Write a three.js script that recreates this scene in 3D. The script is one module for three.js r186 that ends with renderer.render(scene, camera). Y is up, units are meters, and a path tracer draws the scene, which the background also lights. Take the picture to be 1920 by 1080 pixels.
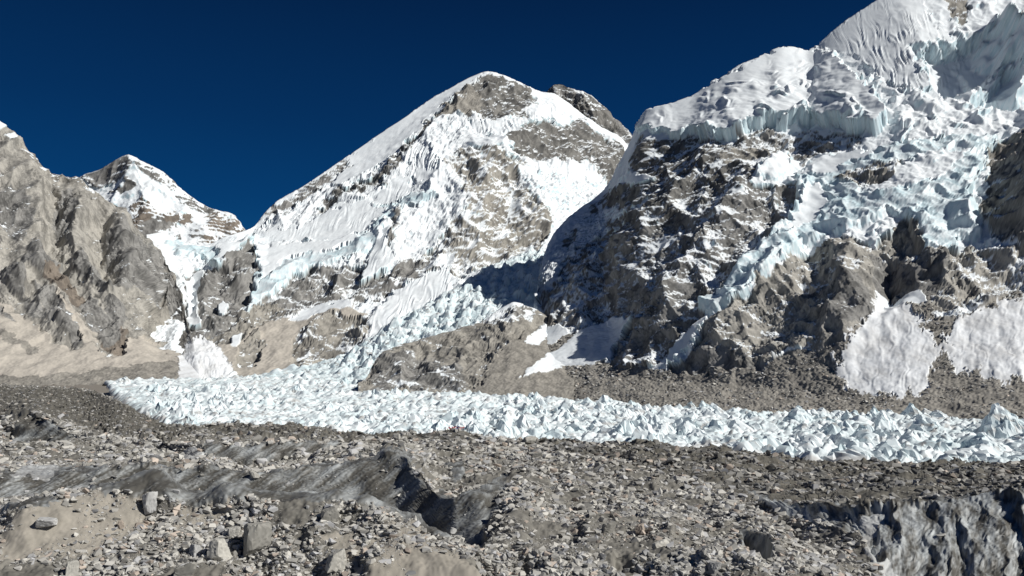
import * as THREE from 'three';
import { createNoise3D } from 'simplex-noise';
import { MarchingCubes } from 'three/addons/objects/MarchingCubes.js';
import { toCreasedNormals } from 'three/addons/utils/BufferGeometryUtils.js';
import { ConvexGeometry } from 'three/addons/geometries/ConvexGeometry.js';

// ------------------------------------------------------------------ camera, sky, sun, exposure
const scene = new THREE.Scene();
const FOCAL = 1474, HORIZON = 690;                        // lens in units of a 1920 wide frame; height of the horizon in it
const PITCH = Math.atan((HORIZON - 540) / FOCAL);
const camera = new THREE.PerspectiveCamera(2 * Math.atan(540 / FOCAL) * 180 / Math.PI, 16 / 9, 1, 40000);
camera.position.set(0, 0, 0);
camera.rotation.x = PITCH;
const renderer = new THREE.WebGLRenderer({ antialias: true });
renderer.toneMapping = THREE.LinearToneMapping;
renderer.toneMappingExposure = 0.98;
renderer.shadowMap.enabled = true;

const SUN = new THREE.Vector3(0.72, 0.60, 0.31).normalize();
const sun = new THREE.DirectionalLight(new THREE.Color(1.0, 0.97, 0.915), 4.7);
sun.position.copy(SUN).multiplyScalar(9000);
sun.target.position.set(0, 0, -2000);
sun.position.add(sun.target.position);
sun.castShadow = true;
sun.shadow.mapSize.set(4096, 4096);
Object.assign(sun.shadow.camera, { left: -5000, right: 5000, top: 5000, bottom: -5000, near: 100, far: 20000 });
sun.name = 'sunlight';
scene.add(sun, sun.target);
{ // clear high altitude sky: deep blue overhead, paler towards the horizon
  const W = 256, H = 256, data = new Float32Array(W * H * 4);
  const stops = [[-1, .09, .105, .12], [-0.02, .09, .14, .20], [0.0, .05, .17, .32], [0.1, .005, .078, .225], [0.2, .0022, .046, .160], [0.3, .0018, .030, .112], [0.44, .0014, .0165, .066], [1, .001, .011, .046]];
  for (let j = 0; j < H; j++) {
    const s = Math.sin((j + 0.5) / H * Math.PI - Math.PI / 2);
    let a = 0; while (a < stops.length - 2 && s > stops[a + 1][0]) a++;
    const t = Math.min(1, Math.max(0, (s - stops[a][0]) / (stops[a + 1][0] - stops[a][0])));
    for (let i = 0; i < W; i++) {
      const o = (j * W + i) * 4;
      for (let c = 0; c < 3; c++) data[o + c] = stops[a][c + 1] * (1 - t) + stops[a + 1][c + 1] * t;
      data[o + 3] = 1;
    }
  }
  const sky = new THREE.DataTexture(data, W, H, THREE.RGBAFormat, THREE.FloatType);
  sky.mapping = THREE.EquirectangularReflectionMapping;
  sky.magFilter = THREE.LinearFilter; sky.needsUpdate = true;
  scene.background = sky; scene.environment = sky;
}

// ------------------------------------------------------------------ helpers
function rng(seed) { let s = seed | 0; return () => { s = (s + 0x6d2b79f5) | 0; let t = Math.imul(s ^ (s >>> 15), 1 | s); t = (t + Math.imul(t ^ (t >>> 7), 61 | t)) ^ t; return ((t ^ (t >>> 14)) >>> 0) / 4294967296; }; }
const N3 = createNoise3D(rng(11)), M3 = createNoise3D(rng(12));
const clamp = (x, a = 0, b = 1) => x < a ? a : x > b ? b : x;
const smooth = (a, b, x) => { const t = clamp((x - a) / (b - a)); return t * t * (3 - 2 * t); };
const mix = (a, b, t) => a + (b - a) * t;
const fbm = (x, y, z, oct) => { let s = 0, a = 0.5; for (let o = 0; o < oct; o++) { s += a * N3(x, y, z); x = x * 2.03 + 7.1; y = y * 2.03 + 3.7; z = z * 2.03 + 1.3; a *= 0.5; } return s; };
const ridged = (x, y, z, oct) => { let s = 0, a = 0.5, w = 1; for (let o = 0; o < oct; o++) { let n = 1 - Math.abs(N3(x, y, z)); n *= n; s += a * n * w; w = clamp(n * 1.6); x = x * 2.07 + 3.1; y = y * 2.07 + 8.7; z = z * 2.07 + 5.3; a *= 0.5; } return s; };

// Broken rock and ice: overlapping pyramids with flat faces, one per cell of a 3-D grid; about 0 to 1
const shardG = new Float32Array(4096 * 16); { const r = rng(21); for (let i = 0; i < 4096; i++) {
  const o = i * 16; for (let q = 0; q < 3; q++) shardG[o + q] = r();
  shardG[o + 3] = .25 + .75 * r();
  const ax = r() * 2 - 1, ay = r() * 2 - 1, az = r() * 2 - 1, bx = r() * 2 - 1, by = r() * 2 - 1, bz = r() * 2 - 1, cx = r() * 2 - 1, cy = r() * 2 - 1, cz = r() * 2 - 1, v = [[ax, ay, az], [bx, by, bz], [cx, cy, cz], [-(ax + bx + cx), -(ay + by + cy), -(az + bz + cz)]];
  v.forEach((e, j) => { const L = Math.hypot(...e) || 1; for (let q = 0; q < 3; q++) shardG[o + 4 + j * 3 + q] = e[q] / L * (.75 + .5 * r()); });
} }
function shards(x, y, z) {
  const X = Math.floor(x), Y = Math.floor(y), Z = Math.floor(z); let best = -9;
  for (let i = X - 1; i <= X + 1; i++) for (let j = Y - 1; j <= Y + 1; j++) for (let k = Z - 1; k <= Z + 1; k++) {
    let h = Math.imul(i, 374761393) + Math.imul(j, 668265263) + Math.imul(k, 1440662683) | 0; h = Math.imul(h ^ (h >>> 13), 1274126177); h = (h ^ (h >>> 16)) & 4095;
    const o = h * 16, dx = x - i - shardG[o], dy = y - j - shardG[o + 1], dz = z - k - shardG[o + 2];
    const a = shardG[o + 4] * dx + shardG[o + 5] * dy + shardG[o + 6] * dz, b = shardG[o + 7] * dx + shardG[o + 8] * dy + shardG[o + 9] * dz, c = shardG[o + 10] * dx + shardG[o + 11] * dy + shardG[o + 12] * dz, d = shardG[o + 13] * dx + shardG[o + 14] * dy + shardG[o + 15] * dz;
    const v = shardG[o + 3] - Math.max(a, b, c, d);
    if (v > best) best = v;
  }
  return best;
}

// Surveyed points: bearing and elevation of a feature (px, py) and its distance north of the camp (d) give its place in metres
const cp = Math.cos(PITCH), sp = Math.sin(PITCH);
function place(px, py, d) {
  const X = (px - 960) / FOCAL, Y = (540 - py) / FOCAL;
  const y = Y * cp + sp, z = Y * sp - cp, s = d / -z;
  return [X * s, y * s, -d];
}
function bearing(x, y, z) {                                   // the inverse
  const yy = y * cp + z * sp, zz = -y * sp + z * cp;
  return [960 + x / -zz * FOCAL, 540 - yy / -zz * FOCAL];
}
function pchip(pts, c) {                                      // monotone curve through [x, .., c-th value ..]
  const n = pts.length, X = pts.map(p => p[0]), Y = pts.map(p => p[c]), m = new Array(n), dl = [];
  for (let i = 0; i < n - 1; i++) dl.push((Y[i + 1] - Y[i]) / (X[i + 1] - X[i]));
  m[0] = dl[0]; m[n - 1] = dl[n - 2];
  for (let i = 1; i < n - 1; i++) m[i] = dl[i - 1] * dl[i] <= 0 ? 0 : 2 * dl[i - 1] * dl[i] / (dl[i - 1] + dl[i]);
  return x => {
    if (x <= X[0]) return Y[0]; if (x >= X[n - 1]) return Y[n - 1];
    let i = 0; while (x > X[i + 1]) i++;
    const h = X[i + 1] - X[i], t = (x - X[i]) / h, t2 = t * t, t3 = t2 * t;
    return (2 * t3 - 3 * t2 + 1) * Y[i] + (t3 - 2 * t2 + t) * h * m[i] + (-2 * t3 + 3 * t2) * Y[i + 1] + (t3 - t2) * h * m[i + 1];
  };
}
// a sheet lofted over curves of [px, py, d]; v runs over the curves in order
function loft(curves, px0, px1, vs) {
  const f = curves.map(c => [pchip(c, 1), pchip(c, 2)]);
  return (u, v) => {
    const px = mix(px0, px1, u);
    let i = 0; while (i < vs.length - 2 && v > vs[i + 1]) i++;
    const t = clamp((v - vs[i]) / (vs[i + 1] - vs[i]));
    return place(px, mix(f[i][0](px), f[i + 1][0](px), t), mix(f[i][1](px), f[i + 1][1](px), t));
  };
}
function poly(pts) {
  const x = pts.map(p => p[0]), y = pts.map(p => p[1]), n = x.length;
  const b = [Math.min(...x), Math.max(...x), Math.min(...y), Math.max(...y)];
  return (px, py, reach) => {                                // signed distance, positive inside
    if (px < b[0] - reach || px > b[1] + reach || py < b[2] - reach || py > b[3] + reach) return -reach;
    let best = 1e9, inside = false;
    for (let i = 0, j = n - 1; i < n; j = i++) {
      const ex = x[j] - x[i], ey = y[j] - y[i], wx = px - x[i], wy = py - y[i];
      const t = clamp((wx * ex + wy * ey) / (ex * ex + ey * ey)), dx = wx - ex * t, dy = wy - ey * t;
      best = Math.min(best, dx * dx + dy * dy);
      if ((y[i] > py) !== (y[j] > py) && px < (x[j] - x[i]) * (py - y[i]) / (y[j] - y[i]) + x[i]) inside = !inside;
    }
    best = Math.sqrt(best);
    return inside ? best : -best;
  };
}
function crestLine(pts) {                                     // distance to a polyline of [px, py]; .at = how far along it, 0 to 1
  const x = pts.map(p => p[0]), y = pts.map(p => p[1]), n = x.length, run = [0];
  for (let i = 1; i < n; i++) run.push(run[i - 1] + Math.hypot(x[i] - x[i - 1], y[i] - y[i - 1]));
  const b = [Math.min(...x), Math.max(...x), Math.min(...y), Math.max(...y)];
  const f = (px, py, reach) => {
    if (px < b[0] - reach || px > b[1] + reach || py < b[2] - reach || py > b[3] + reach) return reach;
    let best = 1e9;
    for (let i = 0; i < n - 1; i++) {
      const ex = x[i + 1] - x[i], ey = y[i + 1] - y[i], wx = px - x[i], wy = py - y[i];
      const t = clamp((wx * ex + wy * ey) / (ex * ex + ey * ey)), dx = wx - ex * t, dy = wy - ey * t, e = dx * dx + dy * dy;
      if (e < best) { best = e; f.at = mix(run[i], run[i + 1], t) / run[n - 1]; }
    }
    return Math.sqrt(best);
  };
  return f;
}

// ------------------------------------------------------------------ what surfaces are made of (linear base colours)
const MATTER = {
  spill:  { a: [.83, .855, .875], b: [.62, .625, .625], rough: .85, part: 'snow_cover' },
  snow:   { a: [.83, .87, .89], b: [.76, .81, .84], rough: .75, part: 'snow_cover' },
  ice:    { a: [.78, .85, .875], b: [.55, .70, .75], rough: .5, part: 'blue_ice' },
  bare:   { a: [.41, .392, .352], b: [.19, .183, .167], rough: .95, part: 'rock_face' },
  tan:    { a: [.355, .336, .297], b: [.155, .147, .132], rough: .95, part: 'rock_face' },
  grey:   { a: [.285, .279, .265], b: [.105, .103, .098], rough: .95, part: 'rock_face' },
  dark:   { a: [.215, .209, .194], b: [.085, .083, .078], rough: .95, part: 'rock_face' },
  brown:  { a: [.235, .20, .165], b: [.13, .112, .095], rough: .95, part: 'rock_face' },
  scree:  { a: [.49, .452, .395], b: [.38, .352, .31], rough: 1, part: 'scree' },
  gravel: { a: [.305, .287, .255], b: [.178, .168, .15], rough: 1, part: 'scree' },
  soil:   { a: [.37, .34, .29], b: [.27, .25, .213], rough: 1, part: 'gravel' },
  rubble: { a: [.235, .223, .195], b: [.115, .109, .096], rough: 1, part: 'gravel' },
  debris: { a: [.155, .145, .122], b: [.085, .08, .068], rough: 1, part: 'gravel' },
  dirty:  { a: [.46, .485, .49], b: [.085, .081, .071], rough: .55, part: 'dirty_ice' },
  pale:   { a: [.62, .64, .64], b: [.36, .36, .35], rough: .5, part: 'dirty_ice' },
};
const KINDS = Object.keys(MATTER);
const mats = {};
for (const k of KINDS) {
  const m = MATTER[k];
  mats[m.part] ??= Object.assign(new THREE.MeshStandardMaterial({ vertexColors: true, roughness: m.rough, metalness: 0, side: THREE.DoubleSide }), { name: m.part });
}

function finish(o) { o.castShadow = o.receiveShadow = true; return o; }
function tag(o, label, category, group, kind) {
  o.userData.label = label; o.userData.category = category;
  if (group) o.userData.group = group;
  if (kind) o.userData.kind = kind;
  return o;
}
const used = {};
function numbered(n) { used[n] = (used[n] ?? -1) + 1; return used[n] ? n + '_' + String(used[n]).padStart(3, '0') : n; }

/* A piece of land: a sheet P0(u, v) of nu x nv points, pushed out along its normals by relief(), its matter chosen by matter().
   relief(c) returns metres and may fill c.kind; matter(c) may change c.kind and returns nothing. c.px, c.py name the place on the sheet. */
function land({ nu, nv, P0, k, relief, matter, blur = 3, keep, up = 0, vmap }) {
  const n = nu * nv, p = new Float32Array(n * 3), sx = new Float32Array(n), sy = new Float32Array(n);
  for (let j = 0; j < nv; j++) for (let i = 0; i < nu; i++) {
    const o = j * nu + i, q = P0(i / (nu - 1), vmap ? vmap(j / (nv - 1)) : j / (nv - 1));
    p.set(q, o * 3);
    const s = bearing(q[0], q[1], q[2]); sx[o] = s[0]; sy[o] = s[1];
  }
  const normals = (pos) => {
    const N = new Float32Array(n * 3);
    for (let j = 0; j < nv; j++) for (let i = 0; i < nu; i++) {
      const l = (j * nu + Math.max(0, i - 1)) * 3, r = (j * nu + Math.min(nu - 1, i + 1)) * 3, d = (Math.max(0, j - 1) * nu + i) * 3, t = (Math.min(nv - 1, j + 1) * nu + i) * 3;
      const ax = pos[r] - pos[l], ay = pos[r + 1] - pos[l + 1], az = pos[r + 2] - pos[l + 2], bx = pos[t] - pos[d], by = pos[t + 1] - pos[d + 1], bz = pos[t + 2] - pos[d + 2];
      let x = ay * bz - az * by, y = az * bx - ax * bz, z = ax * by - ay * bx;
      const L = Math.hypot(x, y, z) || 1, o = (j * nu + i) * 3;
      N[o] = x / L; N[o + 1] = y / L; N[o + 2] = z / L;
    }
    return N;
  };
  let N = normals(p);
  for (let b = 0; b < blur; b++) {
    const M = new Float32Array(n * 3);
    for (let j = 0; j < nv; j++) for (let i = 0; i < nu; i++) for (let c = 0; c < 3; c++) {
      const g = (a, e) => N[(clamp(j + e, 0, nv - 1) * nu + clamp(i + a, 0, nu - 1)) * 3 + c];
      M[(j * nu + i) * 3 + c] = g(0, 0) + g(3, 0) + g(-3, 0) + g(0, 3) + g(0, -3);
    }
    N = M;
  }
  const kind = new Uint8Array(n), P = new Float32Array(n * 3), extra = new Float32Array(n), shelf = new Float32Array(n);
  const c = { kind: 0, snow: 0 };
  for (let o = 0; o < n; o++) {
    let nx = N[o * 3], ny = N[o * 3 + 1] + up * 3, nz = N[o * 3 + 2]; const L = Math.hypot(nx, ny, nz) || 1;
    Object.assign(c, { px: sx[o], py: sy[o], x: p[o * 3], y: p[o * 3 + 1], z: p[o * 3 + 2], u: (o % nu) / (nu - 1), v: Math.floor(o / nu) / (nv - 1), kind: 'snow', snow: 2, ledge: 0, dx: 0, dy: 0, dz: 0 });
    const d = relief(c);
    P[o * 3] = c.x + nx / L * d + c.dx; P[o * 3 + 1] = c.y + ny / L * d + c.dy; P[o * 3 + 2] = c.z + nz / L * d + c.dz;
    kind[o] = KINDS.indexOf(c.kind); extra[o] = c.snow; shelf[o] = c.ledge;
  }
  const F = normals(P), col = new Float32Array(n * 3);
  for (let o = 0; o < n; o++) {
    Object.assign(c, { px: sx[o], py: sy[o], x: P[o * 3], y: P[o * 3 + 1], z: P[o * 3 + 2], nx: F[o * 3], ny: F[o * 3 + 1], nz: F[o * 3 + 2], kind: KINDS[kind[o]], snow: extra[o], ledge: shelf[o], tone: 0.5, tint: 1 });
    matter(c);
    kind[o] = KINDS.indexOf(c.kind);
    const m = MATTER[c.kind], t = clamp(c.tone);
    for (let e = 0; e < 3; e++) col[o * 3 + e] = mix(m.a[e], m.b[e], t);
  }
  const parts = {};
  for (let j = 0; j < nv - 1; j++) for (let i = 0; i < nu - 1; i++) {
    const a = j * nu + i, b = a + 1, d = a + nu, e = d + 1;
    if (keep && !(keep(sx[a], sy[a], P[a * 3 + 2]) && keep(sx[e], sy[e], P[e * 3 + 2]))) continue;
    const part = MATTER[KINDS[kind[a]]].part;
    (parts[part] ??= []).push(a, b, e, a, e, d);
  }
  const out = {};
  for (const name in parts) {
    const idx = parts[name], map = new Int32Array(n).fill(-1), pp = [], nn = [], cc = [], ii = new Uint32Array(idx.length);
    let m = 0;
    for (let q = 0; q < idx.length; q++) {
      const o = idx[q];
      if (map[o] < 0) { map[o] = m++; for (let e = 0; e < 3; e++) { pp.push(P[o * 3 + e]); nn.push(F[o * 3 + e]); cc.push(col[o * 3 + e]); } }
      ii[q] = map[o];
    }
    const g = new THREE.BufferGeometry();
    g.setAttribute('position', new THREE.Float32BufferAttribute(pp, 3));
    g.setAttribute('normal', new THREE.Float32BufferAttribute(nn, 3));
    g.setAttribute('color', new THREE.Float32BufferAttribute(cc, 3));
    g.setIndex(new THREE.BufferAttribute(ii, 1));
    const mesh = finish(new THREE.Mesh(g, mats[name])); mesh.name = name;
    out[name] = mesh;
  }
  return { parts: out, P, F, sx, sy, nu, nv, kind };
}
function landmark(name, made, label, category) {
  const g = new THREE.Group(); g.name = name;
  for (const k in made.parts) g.add(made.parts[k]);
  scene.add(tag(g, label, category, null, 'structure'));
  return g;
}

// relief in units of one survey step (k metres) ------------------------------------------------
// patches: [{p: outline, kind, thick, edge, snow, f: extra relief}] laid over one another in order; ribs: [{p: line, h, w}]
function mountain({ k, base, patches, ribs = [], fall = [0, 1], strata = [0.35, 1, 0], strataStep = 9, strataAmp = 1.2, rock = 1, fine = 1, ice = 1, crestFade, wob = 1 }) {
  const P = patches.map(q => ({ ...q, sd: poly(q.p) })), R = ribs.map(q => ({ ...q, sd: crestLine(q.p) }));
  const sl = Math.hypot(...strata), ss = -strata[0] / sl, sc = Math.sqrt(1 - ss * ss);
  return c => {
    const qx = c.x / k, qy = c.y / k, qz = c.z / k;
    const wx = c.px + wob * (7 * N3(qx / 38, qy / 38, qz / 38) + 3 * N3(qx / 14, qy / 14, qz / 14 + 9) + 1.4 * N3(qx / 6, qy / 6, qz / 6 + 4));
    const wy = c.py + wob * (7 * M3(qx / 38, qy / 38, qz / 38) + 3 * M3(qx / 14, qy / 14, qz / 14 + 9) + 1.4 * M3(qx / 6, qy / 6, qz / 6 + 4));
    c.kind = base.kind; c.snow = base.snow; let d = 0, feat = base.f, w1 = 0;
    for (const r of R) {
      const s = r.sd(c.px + 5 * N3(qx / 30, qy / 30, qz / 30), c.py + 5 * M3(qx / 30, qy / 30, qz / 30), r.w); if (s < r.w) { const t = 1 - s / r.w, a = r.sd.at; d += r.h * t * (0.55 + 0.45 * t) * smooth(-.05, .15, a) * smooth(1.0, .72, a); }
    }
    for (const q of P) {
      const w = q.w ?? 1; let s = q.sd(mix(c.px, wx, w), mix(c.py, wy, w), 40);
      if (q.rag && s > -40) s += q.rag(c);
      if (s > 0) { c.kind = q.kind; c.snow = q.snow ?? 2; feat = q.f; if (q.clean) w1 = 1; }
      if (q.thick) d += q.thick * (q.uneven ? 1 + q.uneven * (N3(c.px / 38, 3, 5) + .6 * N3(c.px / 14, 8, c.py / 40)) : 1) * smooth(-(q.edge ?? 3), (q.edge ?? 3) * (q.soft ?? 1), s);
      if (q.cone && s > 0) d += q.cone * Math.min(1, s / (q.coneW ?? 30));
    }
    const rocky = c.kind !== 'snow' && c.kind !== 'spill' && c.kind !== 'ice' && c.kind !== 'scree' && c.kind !== 'gravel';
    const g = 0.5;                                            // gullies run down the fall line
    let broad = 16 * (ridged(qx / 95, qy * g / 95, qz * g / 95, 2) - 0.45);
    if (rocky) {
      const m = clamp(.8 + .7 * N3(qx / 70, qy / 70, qz / 70 + 40), .25, 1.4);            // some faces are smooth slabs, some shattered
      const lx = qx * sc + qy * ss, ly = -qx * ss + qy * sc;                                // along and across the beds
      d += rock * (broad * 1.2 + 15 * (ridged(qx / 55, qy * g / 55, qz * g / 55 + 3, 1) - 0.4) + m * (13 * (shards(lx / 40, ly / 24, qz / 34) - .55) + fine * (5 * (shards(lx / 17 + 9, ly / 10, qz / 15) - .55) + 1.0 * N3(qx / 5, qy / 5, qz / 5) + .6 * N3(qx / 2.8, qy / 2.8, qz / 2.8))));
      if (strataAmp) {
        const s = (qx * strata[0] + qy * strata[1] + qz * strata[2]) / sl + 9 * N3(qx / 60, qy / 60, qz / 60) + 2.2 * N3(qx / 17, qy / 17, qz / 17);
        const t = s / strataStep - Math.floor(s / strataStep), a = clamp(.55 + 1.1 * N3(qx / 65, qy / 65, qz / 65 + 20), 0, 1.5);
        d += strataAmp * a * (t < 0.7 ? 1 - t / 0.7 : (t - 0.7) / 0.3) * 2.2;
        c.ledge = a * smooth(.45, .75, t) * smooth(1.02, .9, t);
      }
    } else if (c.kind === 'ice') {
      d += broad * 0.6 + ice * icy(qx, qy, qz);
    } else if (c.kind === 'scree' || c.kind === 'gravel') {
      d += broad * 0.25 + 1.6 * N3(qx / 26, qy * 0.4 / 26, qz * 0.4 / 26) + 0.5 * N3(qx / 6, qy / 9, qz / 9) + (c.kind === 'gravel' ? 1.2 * ridged(qx / 22, qy / 22, qz / 22, 3) + .7 * N3(qx / 7, qy / 7, qz / 7) + 0.6 * N3(qx / 4, qy / 4, qz / 4) : 0);
    } else if (!w1) {
      d += broad * 0.8 + 4.5 * fbm(qx / 45, qy / 45, qz / 45, 3) + 1.2 * N3(qx / 14, qy / 14, qz / 14) + 0.5 * N3(qx / 6, qy / 6, qz / 6);
    } else d += 1.5 * fbm(qx / 40, qy / 40, qz / 40, 3) + 0.15 * N3(qx / 7, qy / 7, qz / 7);
    if (feat) d += feat(c, qx, qy, qz);
    if (crestFade) d *= crestFade(c);
    return d * k;
  };
}
function icy(x, y, z) {                                       // broken ice: tilted blocks of mixed size, some stretches whole
  const m = clamp(.6 + 1.0 * N3(x / 75, y / 75, z / 75 + 9), .08, 1.3);
  return 14 * (ridged(x / 70, y / 62, z / 70, 2) - 0.4) + m * (20 * (shards(x / 46, y / 30, z / 46) - .55) + 8 * (shards(x / 19 + 5, y / 14, z / 19) - .55)) + 0.5 * N3(x / 5, y / 5, z / 5);
}
const flutes = (amp, step, lean = 0, run = 9) => c => {       // snow runnels down a steep face
  const s = (c.px + lean * c.py) / step + .9 * N3(c.px / 34, c.py / 70, 2), e = c.py / (step * run);
  const f = 1 - Math.abs(N3(s, e, 3.3)), h = 1 - Math.abs(N3(s * 2.3, e * 1.6, 8.1));
  return amp * clamp(.5 + .9 * N3(c.px / 30, c.py / 36, 9), .05, 1.3) * (f * f + 0.45 * h * h - 0.6);
};
const fan = (amp, ax, ay) => c => {                           // avalanche tracks spreading from an apex
  const r = Math.hypot(c.px - ax, c.py - ay), a = Math.atan2(c.px - ax, c.py - ay);
  return amp * (2 * N3(a * 4 + .5 * N3(c.px / 60, c.py / 60, 8), r / 150, 1) + 1.2 * fbm(c.px / 30, c.py / 40, 4, 3) + .5 * N3(a * 12 + .8 * N3(c.px / 25, c.py / 25, 3), r / 80, 2));
};
const tracks = (amp, ax, ay) => c => {                        // edge of a fan broken into tongues and bare streaks
  const r = Math.hypot(c.px - ax, c.py - ay), a = Math.atan2(c.px - ax, c.py - ay);
  return amp * (fbm(c.px / 34, c.py / 44, 41, 4) * 1.6 + .5 * smooth(60, 170, r) * N3(a * 8, r / 120, 42) + .5 * N3(c.px / 6, c.py / 10, 43) + .3 * N3(c.px / 3, c.py / 4, 44));
};
const scarps = (amp, step) => c => {                          // snow slope broken by steps and crevasse lips
  const s = c.py / step + .35 * c.px / step + 1.1 * N3(c.px / 70, c.py / 50, 5) + .3 * N3(c.px / 24, c.py / 18, 6), t = s - Math.floor(s);
  return amp * clamp(.2 + 1.4 * N3(c.px / 60, c.py / 45, 7)) * (t < .82 ? t / .82 : (1 - t) / .18);
};
const swells = (amp, step) => (c, x, y, z) => amp * (Math.abs(N3(x / step, y / step * 1.6, z / step)) - 0.35);
function rockTones(seed, dust = 0.12) {
  return c => {
    const s = 1 / 30;
    let t = 0.45 + 0.55 * N3(c.x * seed * s, c.y * seed * s * .4, c.z * seed * s) + 0.35 * N3(c.x * seed / 10, c.y * seed / 22, c.z * seed / 10) + 0.34 * M3(c.x * seed / 5, c.y * seed / 7, c.z * seed / 5) + .3 * N3(c.x * seed / 2.4, c.y * seed / 3, c.z * seed / 2.4);
    const m = MATTER[c.kind].part;
    if (m === 'rock_face') {
      const lie = c.ny + 0.12 * N3(c.x * seed / 13, c.y * seed / 16, c.z * seed / 13) + 0.08 * M3(c.x * seed / 5, c.y * seed / 5, c.z * seed / 5) + 0.24 * N3(c.x * seed / 55, c.y * seed / 80, c.z * seed / 55) + .3 * c.ledge + .13 * N3(c.x * seed / 8, c.y * seed / 48, c.z * seed / 8 + 17);
      if (lie > c.snow) { c.kind = 'snow'; t = 0.35; }
    }
    if (c.kind === 'snow' && c.ny + .2 * N3(c.x * seed / 9, c.y * seed / 20, c.z * seed / 9) < .16) { c.kind = 'ice'; t = .75 + .5 * N3(c.x * seed / 6, c.y * seed / 14, c.z * seed / 6); }
    if (c.kind === 'snow') t = 0.25 + 0.4 * N3(c.x * seed / 45, c.y * seed / 45, c.z * seed / 45) + 0.2 * M3(c.x * seed / 8, c.y * seed / 8, c.z * seed / 8);
    if (c.kind === 'spill') t = .3 + .45 * N3(c.x * seed / 16, c.y * seed / 50, c.z * seed / 50) + .35 * N3(c.x * seed / 60, c.y * seed / 60, c.z * seed / 60) + .3 * M3(c.x * seed / 5, c.y * seed / 8, c.z * seed / 8);
    c.tone = t;
  };
}

let footLand;
// ------------------------------------------------------------------ far peaks
{
  const k = 4.6;
  const crest = [[130, 345, 7300], [160, 326, 7300], [190, 314, 7300], [215, 300, 7300], [238, 290, 7300], [250, 293, 7300], [262, 303, 7300], [290, 312, 7300], [310, 325, 7300], [335, 350, 7300], [365, 372, 7300], [385, 384, 7300], [410, 393, 7300], [435, 400, 7300], [448, 415, 7300], [460, 430, 7300], [490, 460, 7300]];
  const foot = [[130, 520, 6500], [490, 520, 6500]], back = [[130, 600, 8200], [490, 620, 8200]];
  const P0 = loft([foot, crest, back], 135, 488, [0, .93, 1]);
  const relief = mountain({
    k, base: { kind: 'snow', snow: 2 }, rock: 0.45, strata: [0.0, 1, 0], strataStep: 11, strataAmp: 2.2, wob: 0.7, crestFade: c => 0.35 + 0.65 * smooth(.93, .85, c.v),
    ribs: [{ p: [[240, 290], [262, 340], [275, 400], [260, 450]], h: 14, w: 50 }, { p: [[310, 325], [370, 420], [400, 470]], h: 7, w: 36 }],
    patches: [
      { p: [[150, 320], [200, 300], [240, 288], [262, 302], [315, 325], [345, 360], [330, 362], [300, 340], [262, 330], [248, 312], [240, 330], [185, 352], [165, 350]], kind: 'grey', snow: .66 },
      { p: [[205, 362], [240, 335], [258, 352], [232, 362]], kind: 'grey', snow: .9 },
      { p: [[330, 350], [370, 376], [400, 392], [390, 400], [352, 392], [325, 368]], kind: 'grey', snow: .58 },
      { p: [[245, 392], [270, 374], [300, 402], [310, 404], [322, 398], [345, 410], [352, 404], [380, 405], [400, 395], [440, 402], [470, 440], [440, 460], [250, 450]], kind: 'brown', snow: .68 },
      { p: [[262, 425], [300, 412], [340, 420], [380, 425], [380, 460], [262, 460]], kind: 'grey', snow: .55 },
      { p: [[330, 412], [345, 420], [372, 458], [350, 458]], kind: 'snow' },
    ],
  });
  landmark('distant_peak', land({ nu: 210, nv: 120, P0, k, relief, matter: rockTones(1 / k) }), 'distant grey and brown pyramid peak with snowfields, behind the left rock wall', 'mountain');
}
{
  const k = 5.2;
  const crest = [[990, 215, 8000], [1015, 185, 8000], [1030, 166, 8000], [1050, 156, 8000], [1068, 163, 8000], [1085, 170, 8000], [1110, 178, 8000], [1130, 196, 8000], [1155, 224, 8000], [1180, 248, 8000], [1200, 275, 8000], [1230, 310, 8000]];
  const P0 = loft([[[990, 380, 7200], [1230, 400, 7200]], crest, [[990, 420, 8900], [1230, 440, 8900]]], 992, 1228, [0, .93, 1]);
  const relief = mountain({
    k, base: { kind: 'grey', snow: .68 }, rock: 0.8, fine: 2, strata: [0.5, 1, 0], strataStep: 8, strataAmp: 2.6, wob: .7, crestFade: c => 0.35 + 0.65 * smooth(.93, .85, c.v),
    ribs: [{ p: [[1050, 157], [1090, 200], [1120, 260]], h: 8, w: 34 }],
    patches: [{ p: [[1095, 195], [1130, 200], [1165, 240], [1150, 262], [1110, 240], [1090, 215]], kind: 'dark', snow: .68 }],
  });
  landmark('distant_peak_summit', land({ nu: 150, nv: 100, P0, k, relief, matter: rockTones(1 / k) }), 'distant dark snow-dusted summit showing behind the central peak', 'mountain');
}

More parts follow.
